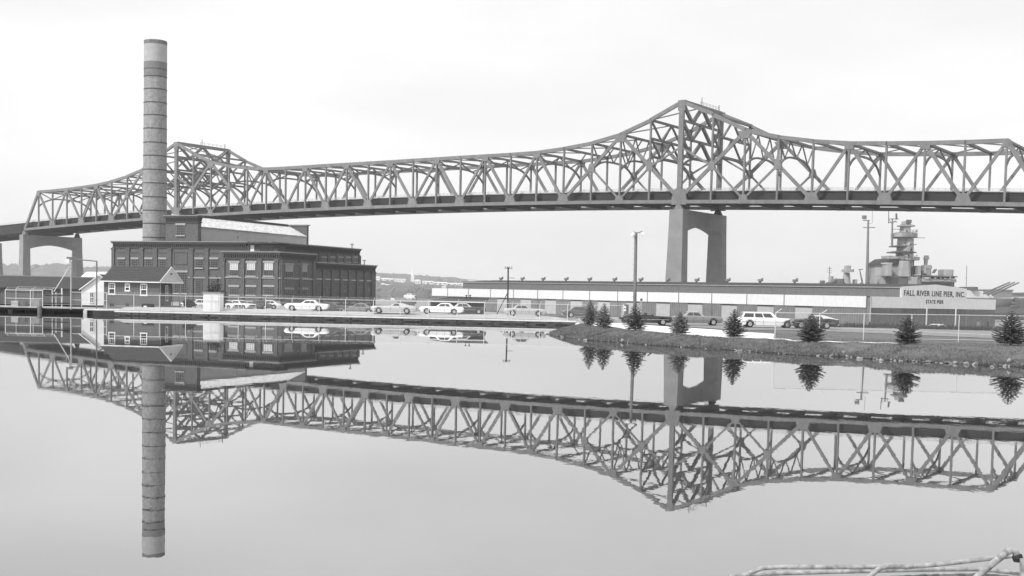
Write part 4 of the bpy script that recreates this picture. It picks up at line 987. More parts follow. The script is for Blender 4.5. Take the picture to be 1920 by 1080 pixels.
bbox('barbette', 1665, 1698, 490, 519, 14, taper=.7, dy=-4)
bbox('tower_base', 1686, 1710, 448, 500, 11, taper=.85); bbox('tower_middle', 1682, 1709, 460, 487, 10.5, taper=.8)
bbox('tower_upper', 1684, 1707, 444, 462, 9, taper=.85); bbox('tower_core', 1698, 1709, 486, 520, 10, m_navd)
bbox('conning_platform', 1672, 1718, 437.5, 445, 11, ); bbox('platform', 1674, 1716, 445, 446.4, 13, m_navd)
bbox('director_base', 1688, 1706, 424, 438, 7, taper=.8); bbox('platform', 1683, 1714, 422.5, 425, 8)
bbox('director', 1692, 1706, 415, 423, 6); bbox('radar_dish', 1694, 1705, 413, 419, 1.2, m_navd, dy=-3); 
bbox('platform', 1669, 1700, 461, 463, 11, m_navd); bbox('platform', 1664, 1716, 472.5, 474.5, 12, m_navd); bbox('platform', 1660, 1722, 482, 488, 13)
bbox('signal_yard', 1700, 1735, 445.3, 446.2, .5, m_navd); bbox('signal_yard', 1672, 1695, 429.6, 430.4, .4, m_navd); bbox('signal_yard', 1706, 1719, 458, 459.2, .4, m_navd)
bbox('secondary_director', 1729, 1744, 497, 519, 7, taper=.8); bbox('director_platform', 1728, 1745, 498.5, 504, 7.5); bcyl('director', 1736, 483, 500, 3, 4, m_nav); bbox('radar_dish', 1731, 1743, 479, 486, 2, taper=.6)
for x0, x1, y0, y1 in ((1706, 1716, 499, 515), (1718, 1724, 499, 513), (1753, 1777, 506, 518), (1704, 1714, 519, 531), (1627, 1636, 524, 536)): bbox('gun_tub', x0, x1, y0, y1, 8, dy=-5)
for x in (1692, 1697, 1701, 1748, 1751): 
    mb = MB(); mb.beam(at(x, 512, BY-8), at(x+5, 505, BY-8), .5, .5); mb.build('light_gun', m_navd, BS)
# after director and small mast
bcyl('after_director_tower', 1587, 511, 537, 9, 5.5); bbox('after_director', 1579, 1600, 505, 510, 6); bbox('after_radar', 1583, 1595, 498, 505, 3, m_nav, taper=.9)
bcyl('gun_tub', 1558, 518, 530, 4.5, 4.5); bbox('platform', 1551, 1564, 529, 532, 8, m_navd); bbox('after_deckhouse', 1546, 1618, 532, 541, 14); bbox('awning', 1565, 1580, 523, 532, 9, m_navd)
bbox('small_mast', 1554.8, 1556, 500, 520, .5, m_navd)
for y in (503, 507, 511): bbox('mast_bar', 1551, 1560, y, y+.6, .3, m_navd)
bbox('small_deckhouse', 1600, 1606, 524, 533, 5); bbox('searchlight', 1538, 1546, 526, 531, 4, m_navd)
# masts
def mast(xb, xt, yb, yt, r0, r1, yards):
    M_ = MB().tube([at(xb, yb, BY), at(xt, yt, BY)], [r0, r1], 10).build('mast', m_navd if 0 else mat('mast_grey', .2, .7), BS)
    for x0, x1, y in yards: MB().beam(at(x0, y, BY), at(x1, y, BY), .3, .3).build('mast_yard', m_navd, BS)
mast(1625.5, 1628, 538, 413, .75, .38, ((1618, 1631, 413.3), (1618, 1641, 426.5), (1610, 1618, 505)))
bbox('mast_radar', 1616, 1625, 404, 411, 1, mat('mast_grey', .2))
mb = MB(); mb.beam(at(1635.5, 393, BY), at(1635.5, 418, BY), .12, .12); mb.beam(at(1635.5, 418, BY), at(1629, 420, BY), .12, .12); mb.build('whip_aerial', m_navd, BS)
mast(1672.5, 1673.2, 462, 411, .5, .3, ((1665, 1685, 410.5), (1665, 1672, 417), (1674, 1682, 416)))
mb = MB(); mb.beam(at(1666.3, 396, BY), at(1666.3, 419, BY), .25, .25); mb.beam(at(1680.5, 400, BY), at(1681, 411, BY), .6, .6); mb.beam(at(1673, 420, BY), at(1681, 411, BY), .15, .2); mb.beam(at(1673, 420, BY), at(1667, 412, BY), .15, .2); mb.build('aerial_frame', m_navd, BS)
mb = MB(); mb.beam(at(1811.5, 538, BY), at(1812.8, 498, BY), .18, .18); mb.beam(at(1810.6, 520, BY), at(1813.6, 520, BY), .1, .2); mb.build('jack_staff', m_navd, BS)
for xx in (1617, 1619.5): 
    mb = MB(); mb.beam(at(xx, 537, BY), at(1612, 506, BY), .25, .25); mb.build('derrick', m_navd, BS)
for k in range(90):
    x = random.uniform(1640, 1776); yb = 519 if x < 1700 else 523; w_ = random.uniform(.8, 3); h_ = random.uniform(1.2, 5)
    if k < 26: x = random.uniform(1684, 1708); yb = random.choice([437, 461, 472, 482, 488])
    if k > 78: x = random.uniform(1545, 1625); yb = 535
    bbox('deck_fitting', x, x+w_, yb-h_, yb, random.uniform(1, 3), random.choice([m_nav, m_navd, m_rail]), dy=-random.uniform(6, 9))
for x0, x1, y in ((1678, 1714, 435.8), (1668, 1718, 480), (1672, 1712, 471), (1640, 1698, 517.5), (1704, 1786, 515.6), (1688, 1710, 421)):
    mb = MB(); n_ = int((x1-x0)/3); mb.beam(at(x0, y, BY-8), at(x1, y, BY-8), .08, .1)
    for q in range(n_+1): xx = x0+(x1-x0)*q/n_; mb.beam(at(xx, y, BY-8), at(xx, y+2.2, BY-8), .1, .1)
    mb.build('guard_rail', m_navd, BS)
# main turret with three elevated guns
TZ = BY-6
mb = MB()
fx = lambda x, y, Y=TZ: at(x, y, Y)
mb.v = [tuple(fx(1806, 560)), tuple(fx(1852, 560)), tuple(fx(1838, 545.5)), tuple(fx(1810, 545)), tuple(at(1812, 560, TZ+13)), tuple(at(1858, 560, TZ+13)), tuple(at(1842, 545.5, TZ+13)), tuple(at(1814, 545, TZ+13))]
mb.f = [(0, 1, 2, 3), (7, 6, 5, 4), (0, 4, 5, 1), (1, 5, 6, 2), (2, 6, 7, 3), (3, 7, 4, 0)]
mb.build('main_turret', mat('sunlit_turret_grey', .6, .6, var=.08), BS)  # lighter than the rest of the ship: light on the turret put into its colour
bbox('rangefinder', 1805, 1826, 538, 544, 15, m_navd); bbox('barbette', 1812, 1850, 560, 566, 12)
for k, (xb, yb, xt, yt) in enumerate(((1838, 553, 1894, 529), (1848, 553.5, 1903, 529), (1857, 554, 1911, 529.5))):
    Yk = TZ+1+k*4.2
    MB().tube([at(xb, yb, Yk), at(xb+(xt-xb)*.35, yb+(yt-yb)*.35, Yk-2), at(xt, yt, Yk-5)], [.45, .38, .28], 12).build('gun_barrel', mat('gun_grey', .15, .6), BS, True)
    MB().tube([at(xb-2, yb+.5, Yk), at(xb+5, yb+6, Yk-.6)], [.9, .7], 8).build('gun_bloomer', m_rail, BS)
for x0, x1, y0, y1 in ((1870, 1887, 565, 569), (1878, 1884, 558, 566), (1868, 1886, 571, 575), (1910, 1914, 561, 565), (1903, 1907, 566, 569)): bbox('deck_fitting', x0, x1, y0, y1, 3, m_navd, dy=-13)
# far shed right
FB = thing('far_warehouse', 'plain grey warehouse beyond the raised guns at the right edge', 'warehouse', (xat(1880, 640, 3), 640, 0))
a_, b_ = at(1858, 558, 640), at(1898.5, 545, 640); MB().box(a_[0], b_[0], 640, 670, -.5, b_[2]).build('wall', mat('grey_wall', .2, .8), FB); MB().box(a_[0]-.5, b_[0]+.5, 639.5, 670.5, b_[2], b_[2]+.6).build('roof', m_coping, FB)
a_, b_ = at(1886, 560, 700), at(1960, 553.5, 700)
FB = thing('far_warehouse', 'low dark-roofed warehouse cut by the right edge of the picture', 'warehouse', (a_[0]+10, 700, 0))
MB().box(a_[0]+4, b_[0], 700, 730, -.5, b_[2]).build('wall', mat('grey_wall', .2, .8), FB); MB().box(a_[0]+3.6, b_[0]+.5, 699.6, 730.5, b_[2], b_[2]+1).build('roof', m_navd, FB)

# ------------------------------------------------------------ far shore houses
def fhouse(px0, px1, ytop, ybot, D, label, v=.75, gable=.35, nm='far_house', cat='house', win=3):
    a, b = at(px0, ybot, D), at(px1, ybot, D); zt_ = at(px0, ytop, D)[2]; z0 = a[2]-6; h = zt_-a[2]; zw_ = a[2]+h*(1-gable)
    T = thing(nm, label, cat, ((a[0]+b[0])/2, D, z0)); mm_ = mat('far_wall_%d' % int(v*100), v, .8, var=.05)
    dp = min(20, (b[0]-a[0])*.8)
    MB().box(a[0], b[0], D, D+dp, z0, zw_).build('wall', mm_, T)
    MB().prism([(a[0]-.4, D-.5, zw_), (a[0]-.4, D+dp+.5, zw_), (a[0]-.4, D+dp/2, zt_)], (b[0]-a[0]+.8, 0, 0)).build('roof', mat('far_roof_%d' % int(v*100), .8 if v > .6 else .35, .8, var=.1), T)
    for k in range(win):
        x = a[0]+(b[0]-a[0])*(k+.5)/win; w_ = (b[0]-a[0])/win*.2; MB().box(x-w_, x+w_, D-.1, D+.1, a[2]+h*.2, a[2]+h*.5).build('window', m_glass, T)
far = [(705, 712, 518.5, 523, 2150, 'white house highest at the left of the far hillside beside the plant'),
 (714, 728, 521, 525, 2100, 'long white hall near the top of the far hillside'),
 (729, 737, 522, 526.5, 2080, 'white house left of the far church'),
 (739, 760, 522.5, 526, 2090, 'long pale row of buildings below the far hilltop trees'),
 (776, 786, 524, 531, 2000, 'white gabled house at the foot of the far church'),
 (792, 812, 526.5, 530.5, 1950, 'bright long mill building right of the far church'),
 (813, 838, 528.5, 533, 1950, 'white terrace of buildings above the pier shed end'),
 (838, 868, 530.5, 534.5, 1950, 'pale waterfront block meeting the clerestory of the pier shed'),
 (715, 722, 531.5, 536, 1600, 'small white cottage low on the far hillside'),
 (723, 730, 533, 537, 1600, 'second small cottage low on the far hillside'),
 (746, 753, 536, 539.5, 1600, 'small white cottage in the trees under the church'),
 (768, 772, 538, 541, 1600, 'tiny white cottage alone on the far bank'),
 (828, 836, 537, 540, 1600, 'little white house above the shed fascia end'),
 (878, 905, 526, 528.5, 1950, 'pale roofs showing over the left end of the clerestory')]
for q in far: fhouse(*(q[:4]+(q[4]*1.45,)+q[5:]))
CD = 2900; C_ = at(773, 535, CD); CH = thing('far_church', 'far white church with a thin pointed steeple on the hillside', 'church', (C_[0], CD, C_[2]))
MB().box(C_[0]-4, C_[0]+4, CD, CD+8, C_[2]-3, at(773, 517, CD)[2]).build('tower', m_white, CH)
MB().lathe([(3.6, at(773, 517, CD)[2]), (.15, at(773, 505, CD)[2])], 8, (C_[0], CD+4, 0)).build('spire', m_white, CH)
MB().box(C_[0]+4.05, C_[0]+20, CD+1, CD+12, C_[2]-3, at(773, 525, CD)[2]).build('nave', m_white, CH)
# tree clumps over the far slopes
def woods(name, label, px, yt, yb, D0, D1, n, s0, s1, seed):
    r_ = np.random.default_rng(seed); V = []; F = []; base = np.array([(1,0,0),(0,1,0),(-1,0,0),(0,-1,0),(0,0,1),(0,0,-.6)], float); fc = [(0,1,4),(1,2,4),(2,3,4),(3,0,4),(1,0,5),(2,1,5),(3,2,5),(0,3,5)]
    for k in range(n):
        x = r_.uniform(px[0], px[-1]); f = r_.random(); t_ = np.interp(x, px, yt); b_ = np.interp(x, px, yb); y = t_+(b_-t_)*f; D = D0+(D1-D0)*f
        c = at(x, y, D); s = r_.uniform(s0, s1); B = base*np.array([s*r_.uniform(.8, 1.6), s, s*r_.uniform(.35, .6)])+r_.normal(size=(6, 3))*s*.14+c; k0 = len(V); V += B.tolist(); F += [tuple(k0+i for i in q) for q in fc]
    me = bpy.data.meshes.new(name); me.from_pydata(V, [], F); me.update(); me.materials.append(m_hill); o = bpy.data.objects.new(name, me); COL.objects.link(o); tag(o, label, 'woods', kind='stuff')
woods('far_woods', 'hazy woods covering the low hill at the far left', [-60, 0, 60, 110, 160, 215], [500, 498, 501, 496, 504, 502], [527, 528, 528, 529, 530, 530], 3990, 3600, 2200, 8, 17, 3)
woods('far_woods', 'hazy tree clumps between the white houses on the far hillside', [700, 740, 800, 840, 880], [515, 516, 520, 523, 528], [543, 544, 546, 548, 549], 4000, 2250, 1700, 7, 15, 4)
# boats and low floats in the river gap
for px0, px1, y, D, lab in ((708, 726, 566, 650, 'low white moored cruiser just right of the plant corner'), (757, 780, 555.5, 1340, 'slim pale ferry moored far off in the river gap'), (732, 741, 562.5, 865, 'small pale sloop moored in the middle of the river gap')):
    a, b = at(px0, y, D), at(px1, y, D); L_ = b[0]-a[0]; T = thing('moored_boat', lab, 'boat', ((a[0]+b[0])/2, D, 0)); w_ = L_*.28
    mb = MB(); hh = WL+L_*.12; h2 = L_*.12
    mb.v = [(a[0]+L_*.03, D-w_/2*.9, WL-.2), (b[0]-L_*.15, D-w_/2*.9, WL-.2), (b[0]-L_*.15, D+w_/2*.9, WL-.2), (a[0]+L_*.03, D+w_/2*.9, WL-.2), (a[0], D-w_/2, hh), (b[0]-L_*.2, D-w_/2, hh), (b[0], D, hh+h2*.25), (b[0]-L_*.2, D+w_/2, hh), (a[0], D+w_/2, hh)]
    mb.f = [(0, 1, 5, 4), (1, 6, 5), (1, 2, 6), (2, 7, 6), (2, 3, 8, 7), (3, 0, 4, 8), (4, 5, 6, 7, 8), (3, 2, 1, 0)]
    mb.build('hull', m_white, T); MB().box(a[0]+L_*.25, a[0]+L_*.65, D-w_*.3, D+w_*.3, hh, hh+h2).build('cabin', m_white, T); MB().box(a[0]+L_*.3, a[0]+L_*.6, D-w_*.31, D-w_*.3+.01, hh+h2*.3, hh+h2*.7).build('window', m_glass, T)
    MB().tube([(a[0]+L_*.5, D, hh+h2), (a[0]+L_*.5, D, hh+h2+L_*.35)], .06, 6).build('mast', m_frame, T)
# river pier with dark float roof near the coupe
FLT = thing('float_shed', 'small open boat shelter with dark roof beyond the light coupe', 'shelter', (xat(760, 200), 200, 0))
a_, b_ = at(745, 566.5, 200), at(778, 567.5, 200)
MB().box(a_[0], b_[0], 199, 203, a_[2]-.25, a_[2]+.1).build('roof', m_navd, FLT)
for q in np.linspace(a_[0]+.3, b_[0]-.3, 4): MB().box(q-.07, q+.07, 199.2, 199.4, -2.4, a_[2]-.25).build('post', m_mon, FLT)
MB().box(a_[0]+.2, b_[0]-.2, 202, 202.2, -2.4, a_[2]-.25).build('back_wall', m_mon, FLT)

# ------------------------------------------------------------ cars
m_tyre = mat('tyre_rubber', .025, .85, var=.2); m_chrome = mat('chrome', .6, .18, var=0, metal=1.0); m_hub = mat('hubcap', .55, .35, var=0, metal=.6)
m_cglass = mat('car_glass', .06, .08, var=0, spec=.7); m_lens = mat('lamp_lens', .5, .2, var=0); m_tail = mat('tail_lens', .12, .3, var=0)
def paint(v):
    return mat('car_paint_%d' % int(v*1000), v, .28, var=.03, scale=3, spec=.5)
def car(label, pxc, D, L=5.4, W=1.95, v=.75, face=-1, rot=0, style='sedan', roofv=None, z=None, group='cars parked beside the pond', h=1.4):
    pt = paint(v); rf = paint(roofv) if roofv is not None else pt
    X_ = xat(pxc, D); z = float(gz(X_, D))+.03 if z is None else z
    T = thing({'sedan': 'sedan', 'coupe': 'coupe', 'wagon': 'station_wagon', 'open': 'convertible'}[style], label, 'car', (X_, D, z), group, world=False)
    T.rotation_euler = (0, 0, R(rot)+(math.pi if face < 0 else 0))
    hl, hw = L/2, W/2; wr = .35; fw, rw = hl-.85-.1, -hl+1.15
    belt, hood, deck = .93, .86, .88
    cab = {'sedan': (.75, .15, -1.05, -1.65), 'coupe': (.55, -.1, -1.05, -2.3), 'wagon': (1.0, .45, -2.3, -2.62), 'open': (.75, .2, -.9, -1.5)}[style]
    xs = sorted(set(list(np.linspace(-hl, hl, 27)) + [wx+wr*1.15*math.cos(a) for wx in (fw, rw) for a in np.linspace(0, math.pi, 9)] + [cab[0], cab[3], -hl+.06, hl-.06, -hl+.2, hl-.2]))
    mb = MB(); rings = []
    for x in xs:
        e = min((x+hl), (hl-x)); pr = 1-.14*max(0, 1-e/.55)**2
        if x > cab[0]: zt_ = belt-(belt-hood)*((x-cab[0])/(hl-cab[0]))**1.0 - .10*max(0, 1-(hl-x)/.25)**2
        elif x < cab[3] and style != 'wagon': zt_ = belt-(belt-deck)*((cab[3]-x)/(hl+cab[3]+1e-6)) - .08*max(0, 1-(x+hl)/.2)**2
        else: zt_ = belt
        if style == 'coupe': zt_ += .09*math.exp(-((x-rw)/.7)**2)
        zb_ = .24+.12*max(0, 1-e/.5)
        for wx in (fw, rw):
            d = abs(x-wx); R_ = wr*1.15
            if d < R_: zb_ = max(zb_, .33+math.sqrt(R_*R_-d*d)*.98)
        w_ = hw*pr; mid = zb_+(zt_-zb_)*.45
        rings.append([(x, -w_*.95, zb_), (x, -w_, mid), (x, -w_*.975, zt_-.10), (x, -w_*.90, zt_-.01), (x, 0, zt_+.04), (x, w_*.90, zt_-.01), (x, w_*.975, zt_-.10), (x, w_, mid), (x, w_*.95, zb_)])
    for r_ in rings: mb.v += r_
    n = 9
    for i in range(len(rings)-1):
        for j in range(n): mb.f.append((i*n+j, i*n+(j+1) % n, (i+1)*n+(j+1) % n, (i+1)*n+j))
    mb.f += [tuple(range(n)), tuple((len(rings)-1)*n+j for j in range(n))]
    mb.build('body', pt, T, True)
    # cabin
    b0, r0, r1, b1 = cab; wb, wt = hw*.90, hw*.70; zr = h
    if style != 'open':
        P = [(b0, -wb, belt-.03), (b0, wb, belt-.03), (b1, wb, belt-.03), (b1, -wb, belt-.03), (r0, -wt, zr-.05), (r0, wt, zr-.05), (r1, wt, zr-.05), (r1, -wt, zr-.05)]
        mb = MB(); mb.v = P; mb.f = [(0,1,5,4),(1,2,6,5),(2,3,7,6),(3,0,4,7),(4,5,6,7),(3,2,1,0)]; mb.build('cabin', rf, T)
        mb = MB(); mb.v = [(r0+.04, -wt-.02, zr-.06), (r0+.04, wt+.02, zr-.06), (r1-.04, wt+.02, zr-.06), (r1-.04, -wt-.02, zr-.06), (r0-.15, -wt*.8, zr), (r0-.15, wt*.8, zr), (r1+.15, wt*.8, zr), (r1+.15, -wt*.8, zr)]
        mb.f = [(0,1,5,4),(1,2,6,5),(2,3,7,6),(3,0,4,7),(4,5,6,7),(3,2,1,0)]; mb.build('car_roof', rf, T)
        def lerp(a, b, t_): return tuple(a[i]+(b[i]-a[i])*t_ for i in range(3))
        def pane(nm, A, B, C, D_, nrm):
            mb = MB(); mb.prism([A, B, C, D_], Vector(nrm)*.018); mb.build(nm, m_cglass, T)
        pane('windshield', lerp(lerp(P[0], P[1], .06), lerp(P[4], P[5], .06), .12), lerp(lerp(P[0], P[1], .94), lerp(P[4], P[5], .94), .12), lerp(lerp(P[0], P[1], .94), lerp(P[4], P[5], .94), .93), lerp(lerp(P[0], P[1], .06), lerp(P[4], P[5], .06), .93), (.7, 0, .7))
        pane('rear_window', lerp(lerp(P[3], P[2], .08), lerp(P[7], P[6], .08), .15), lerp(lerp(P[3], P[2], .92), lerp(P[7], P[6], .92), .15), lerp(lerp(P[3], P[2], .92), lerp(P[7], P[6], .92), .92), lerp(lerp(P[3], P[2], .08), lerp(P[7], P[6], .08), .92), (-.6, 0, .8))
        segs = {'sedan': ((.12, .50), (.53, .82)), 'coupe': ((.12, .48),), 'wagon': ((.10, .36), (.39, .62), (.66, .95))}[style]
        for s, (A, B, C, D_) in ((-1, (P[0], P[3], P[7], P[4])), (1, (P[1], P[2], P[6], P[5]))):
            for f0, f1 in segs: pane('side_window', lerp(lerp(A, B, f0), lerp(D_, C, f0), .17), lerp(lerp(A, B, f1), lerp(D_, C, f1), .17), lerp(lerp(A, B, f1), lerp(D_, C, f1), .86), lerp(lerp(A, B, f0), lerp(D_, C, f0), .86), (0, s*.98, .2))
    else:
        mb = MB(); mb.box(b1, b0-.1, -wb*.9, wb*.9, belt+.0, belt+.045); mb.build('interior', m_tyre, T)
        mb = MB(); mb.prism([(b0, -wb*.9, belt), (b0, wb*.9, belt), (r0+.1, wt*.95, zr-.1), (r0+.1, -wt*.95, zr-.1)], (.02, 0, 0)); mb.build('windshield', m_cglass, T)
        for x in (0.0, -1.0):
            for y in (-.42, .42): MB().box(x-.12, x+.06, y-.28, y+.28, belt, belt+.28).build('seat', rf, T)
    for wx in (fw, rw):
        for s in (-1, 1):
            mb = MB(); k = 0; N = 20
            prof = [(.20, -.09), (wr-.03, -.1), (wr, -.06), (wr, .06), (wr-.03, .1), (.20, .09)]
            for (r_, y_) in prof:
                for j in range(N): a = 2*math.pi*j/N; mb.v.append((wx+r_*math.cos(a), s*(hw*.93-.1)+y_*1.0, wr+r_*math.sin(a)))
            for i in range(len(prof)-1):
                for j in range(N): mb.f.append((i*N+j, i*N+(j+1) % N, (i+1)*N+(j+1) % N, (i+1)*N+j))
            wl = mb.build('wheel', m_tyre, T, True)
            mb = MB(); yy = s*(hw*.93-.1)
            mb.v = []; rp = [(.21, s*.06), (.2, s*.085), (.12, s*.075), (.09, s*.105), (.0, s*.11)]
            for (r_, y_) in rp:
                for j in range(14): a = 2*math.pi*j/14; mb.v.append((wx+r_*math.cos(a), yy+y_, wr+r_*math.sin(a)))
            for i in range(len(rp)-1):
                for j in range(14): mb.f.append((i*14+j, i*14+(j+1) % 14, (i+1)*14+(j+1) % 14, (i+1)*14+j))
            mb.build('hubcap', m_hub, wl)
    for s, nm in ((1, 'front_bumper'), (-1, 'rear_bumper')):
        mb = MB(); x = s*(hl-.02); mb.quadbox([(x-.1*s, -hw*.92, .36), (x+.08*s, -hw*.80, .36), (x+.08*s, hw*.80, .36), (x-.1*s, hw*.92, .36), (x-.1*s, -hw*.92, .52), (x+.08*s, -hw*.80, .52), (x+.08*s, hw*.80, .52), (x-.1*s, hw*.92, .52)]); mb.build(nm, m_chrome, T)
    mb = MB(); mb.box(hl-.06, hl+.015, -hw*.55, hw*.55, .54, .74); mb.build('grille', m_tyre, T)
    for s in (-1, 1):
        mb = MB(); mb.box(hl-.06, hl+.02, s*hw*.7-.14, s*hw*.7+.14, .56, .73); mb.build('headlight', m_lens, T)
        mb = MB(); mb.box(-hl-.015, -hl+.06, s*hw*.66-.16, s*hw*.66+.16, .58, .74); mb.build('tail_light', m_tail, T)
        mb = MB(); mb.box(-hl+.35, hl-.35, s*hw*.995-.012, s*hw*.995+.012, .56, .60); mb.build('side_trim', m_chrome, T)
        mb = MB()
        for x in ((b0-.25, -.45, -1.25) if style != 'coupe' else (b0-.2, -.9)): mb.box(x-.012, x+.012, s*hw*.985-.012, s*hw*.985+.016, .34, belt-.12)
        for x in ((-.15, -1.05) if style != 'coupe' else (-.65,)): mb.box(x-.12, x+.02, s*hw*.985-.012, s*hw*.985+.03, .76, .79)
        mb.build('door_seam', m_tyre, T)
    return T
car('plain white sedan parked farthest left behind the sea wall fence, nose to the left', 576, 152.2, 5.45, v=.82, face=-1)
car('dark sedan half hidden behind the tail of the leftmost white sedan', 622, 157.0, 5.2, v=.05, face=1, z=.7)
car('mid-grey low sedan between the white sedan and the light fastback coupe', 671, 157.0, 5.3, v=.20, face=-1, z=.62)
car('light metallic fastback coupe with chrome wheels near the plant corner', 739, 149.6, 5.55, v=.48, face=-1, style='coupe', h=1.32)
car('white four-door sedan in front of the dark hut', 828, 150.8, 5.5, v=.84, face=-1)
car('dark sedan with pale roof right behind the white sedan at the dark hut', 874, 156.0, 5.2, v=.05, roofv=.5, face=1)
car('pale grey sedan beside the raking pole brace, nose to the right', 984, 151.0, 5.3, v=.42, face=1)
car('dark low car mostly hidden by the pair of spruces', 1092, 151.0, 5.2, v=.09, face=1, rot=0)
car('long black open convertible behind the spruce at the light pole', 1210, 120.5, 5.2, v=.03, face=1, style='open')
car('grey sedan between two small spruces, nose to the right', 1306, 124.0, 5.1, v=.20, roofv=.35, face=1)
car('white station wagon with long side windows right of the fourth spruce', 1436, 118.0, 5.75, v=.80, face=1, style='wagon', h=1.5)
car('dark coupe partly behind the dense round spruce', 1524, 116.5, 4.55, v=.04, roofv=.6, face=-1, style='coupe', h=1.3)
car('white car alone near the lettered end of the pier shed', 1761, 165.0, 4.6, v=.82, face=1, rot=38, z=-.55)
car('white hatchback nearest the brick house porch, seen past the fence', 369, 176, 4.6, v=.78, face=-1, rot=30, z=.42, h=1.45)
car('white sedan peeking out right of the utility shed', 425, 176, 4.7, v=.80, face=1, rot=-35, z=.42)
car('white compact second from the utility shed in the plant car park', 452, 180, 4.5, v=.76, face=1, rot=-30, z=.42)
car('dark grey compact between the white cars below the plant wing', 481, 184, 4.4, v=.12, face=-1, rot=25, z=.42)
car('small white sedan at the wing corner of the plant', 500, 188, 4.4, v=.78, face=-1, rot=15, z=.42)

# ------------------------------------------------------------ spruces
m_spr = mat('spruce_needles', .105, .75, var=.4, scale=4, spec=.15); m_spr2 = mat('blue_spruce_needles', .17, .75, var=.35, scale=4, spec=.15)
def spruce(px_, ytop, ybase, wpx, label, seed, m_=None, lean=0.0, gaps=0.0):
    g_ = G(px_, ybase); g_[2] = float(gz(g_[0], g_[1])); D = g_[1]; H = (ybase-ytop)*D/FPX; Rr = wpx/2*D/FPX
    T = thing('spruce_tree', label, 'tree', g_, 'young spruces along the pond bank'); r_ = np.random.default_rng(seed)
    MB().tube([(g_[0], g_[1], g_[2]-.1), (g_[0]+lean*.5, g_[1], g_[2]+H*.5), (g_[0]+lean, g_[1], g_[2]+H*.98)], [.055*H/2, .035*H/2, .006], 8).build('trunk', m_timber, T)
    mb = MB(); whorls = int(13+H*2)
    for k in range(whorls):
        f = (k+.5)/whorls; z = H*(.05+.93*f); prof = (1-f)**.8*(1 if f > .14 else .62+f*2.7)
        if gaps and k % 4 == 2: prof *= 1-gaps
        nb_ = int(10 - 4*f)
        ph = r_.uniform(0, 6.28)
        for b in range(nb_):
            a = ph+2*math.pi*b/nb_+r_.uniform(-.25, .25); Lb = Rr*1.25*prof*r_.uniform(.62, 1.15)+.03
            d = np.array([math.cos(a), math.sin(a), 0]); tilt = .25-.45*(1-f)
            ns = max(int(Lb/.045), 3)
            for i in range(ns):
                s = (i+.6)/ns; p = np.array([g_[0]+lean*f, g_[1], g_[2]+z]) + d*Lb*s + np.array([0, 0, Lb*(tilt*s + .22*s*s)])
                side = np.array([-d[1], d[0], 0])
                for q in (-1, 1, 0, -.5, .5):
                    wl = (.085+.16*(1-s)*Lb)*(.3+.7*min(1, (1-f)*1.6))*r_.uniform(.6, 1.35)*(1.0 if q else .8)
                    dr = (side*q*.9+d*.75+np.array([0, 0, r_.uniform(-.25, .35)])); dr /= np.linalg.norm(dr)
                    e = p+dr*wl*1.3; up = np.array([r_.uniform(-.3, .3), r_.uniform(-.3, .3), 1.0])*.035; cr = np.cross(dr, up); cr = cr/np.linalg.norm(cr)*.034
                    k0 = len(mb.v); mb.v += [tuple(p-cr-up*.4), tuple(p+cr-up*.4), tuple(e), tuple(p+up)]; mb.f += [(k0, k0+1, k0+2), (k0, k0+2, k0+3), (k0+1, k0+3, k0+2)]
    mb.build('crown', m_ or m_spr, T)
    return T
spruce(1106, 561, 611, 33, 'tall pointed spruce, left one of the touching pair at the tip of the bank', 1, m_spr2)
spruce(1132, 568, 615, 34, 'broad spruce, right one of the touching pair at the tip of the bank', 2, m_spr2)
spruce(1191, 567, 620, 40, 'tiered spruce directly in front of the tall light pole', 3, gaps=.15)
spruce(1274, 584, 626, 38, 'short open spruce below the bridge pier', 4, m_spr2)
spruce(1376, 579, 633, 40, 'slim-tipped spruce left of the white station wagon', 5)
spruce(1520, 588, 641.5, 50, 'dense round-bottomed spruce in front of the dark coupe', 6)
spruce(1701, 590, 645.5, 54, 'gappy dark tiered spruce under the lettered gable', 7, gaps=.45)
spruce(1895, 582, 648, 62, 'largest conical spruce at the right edge', 8)

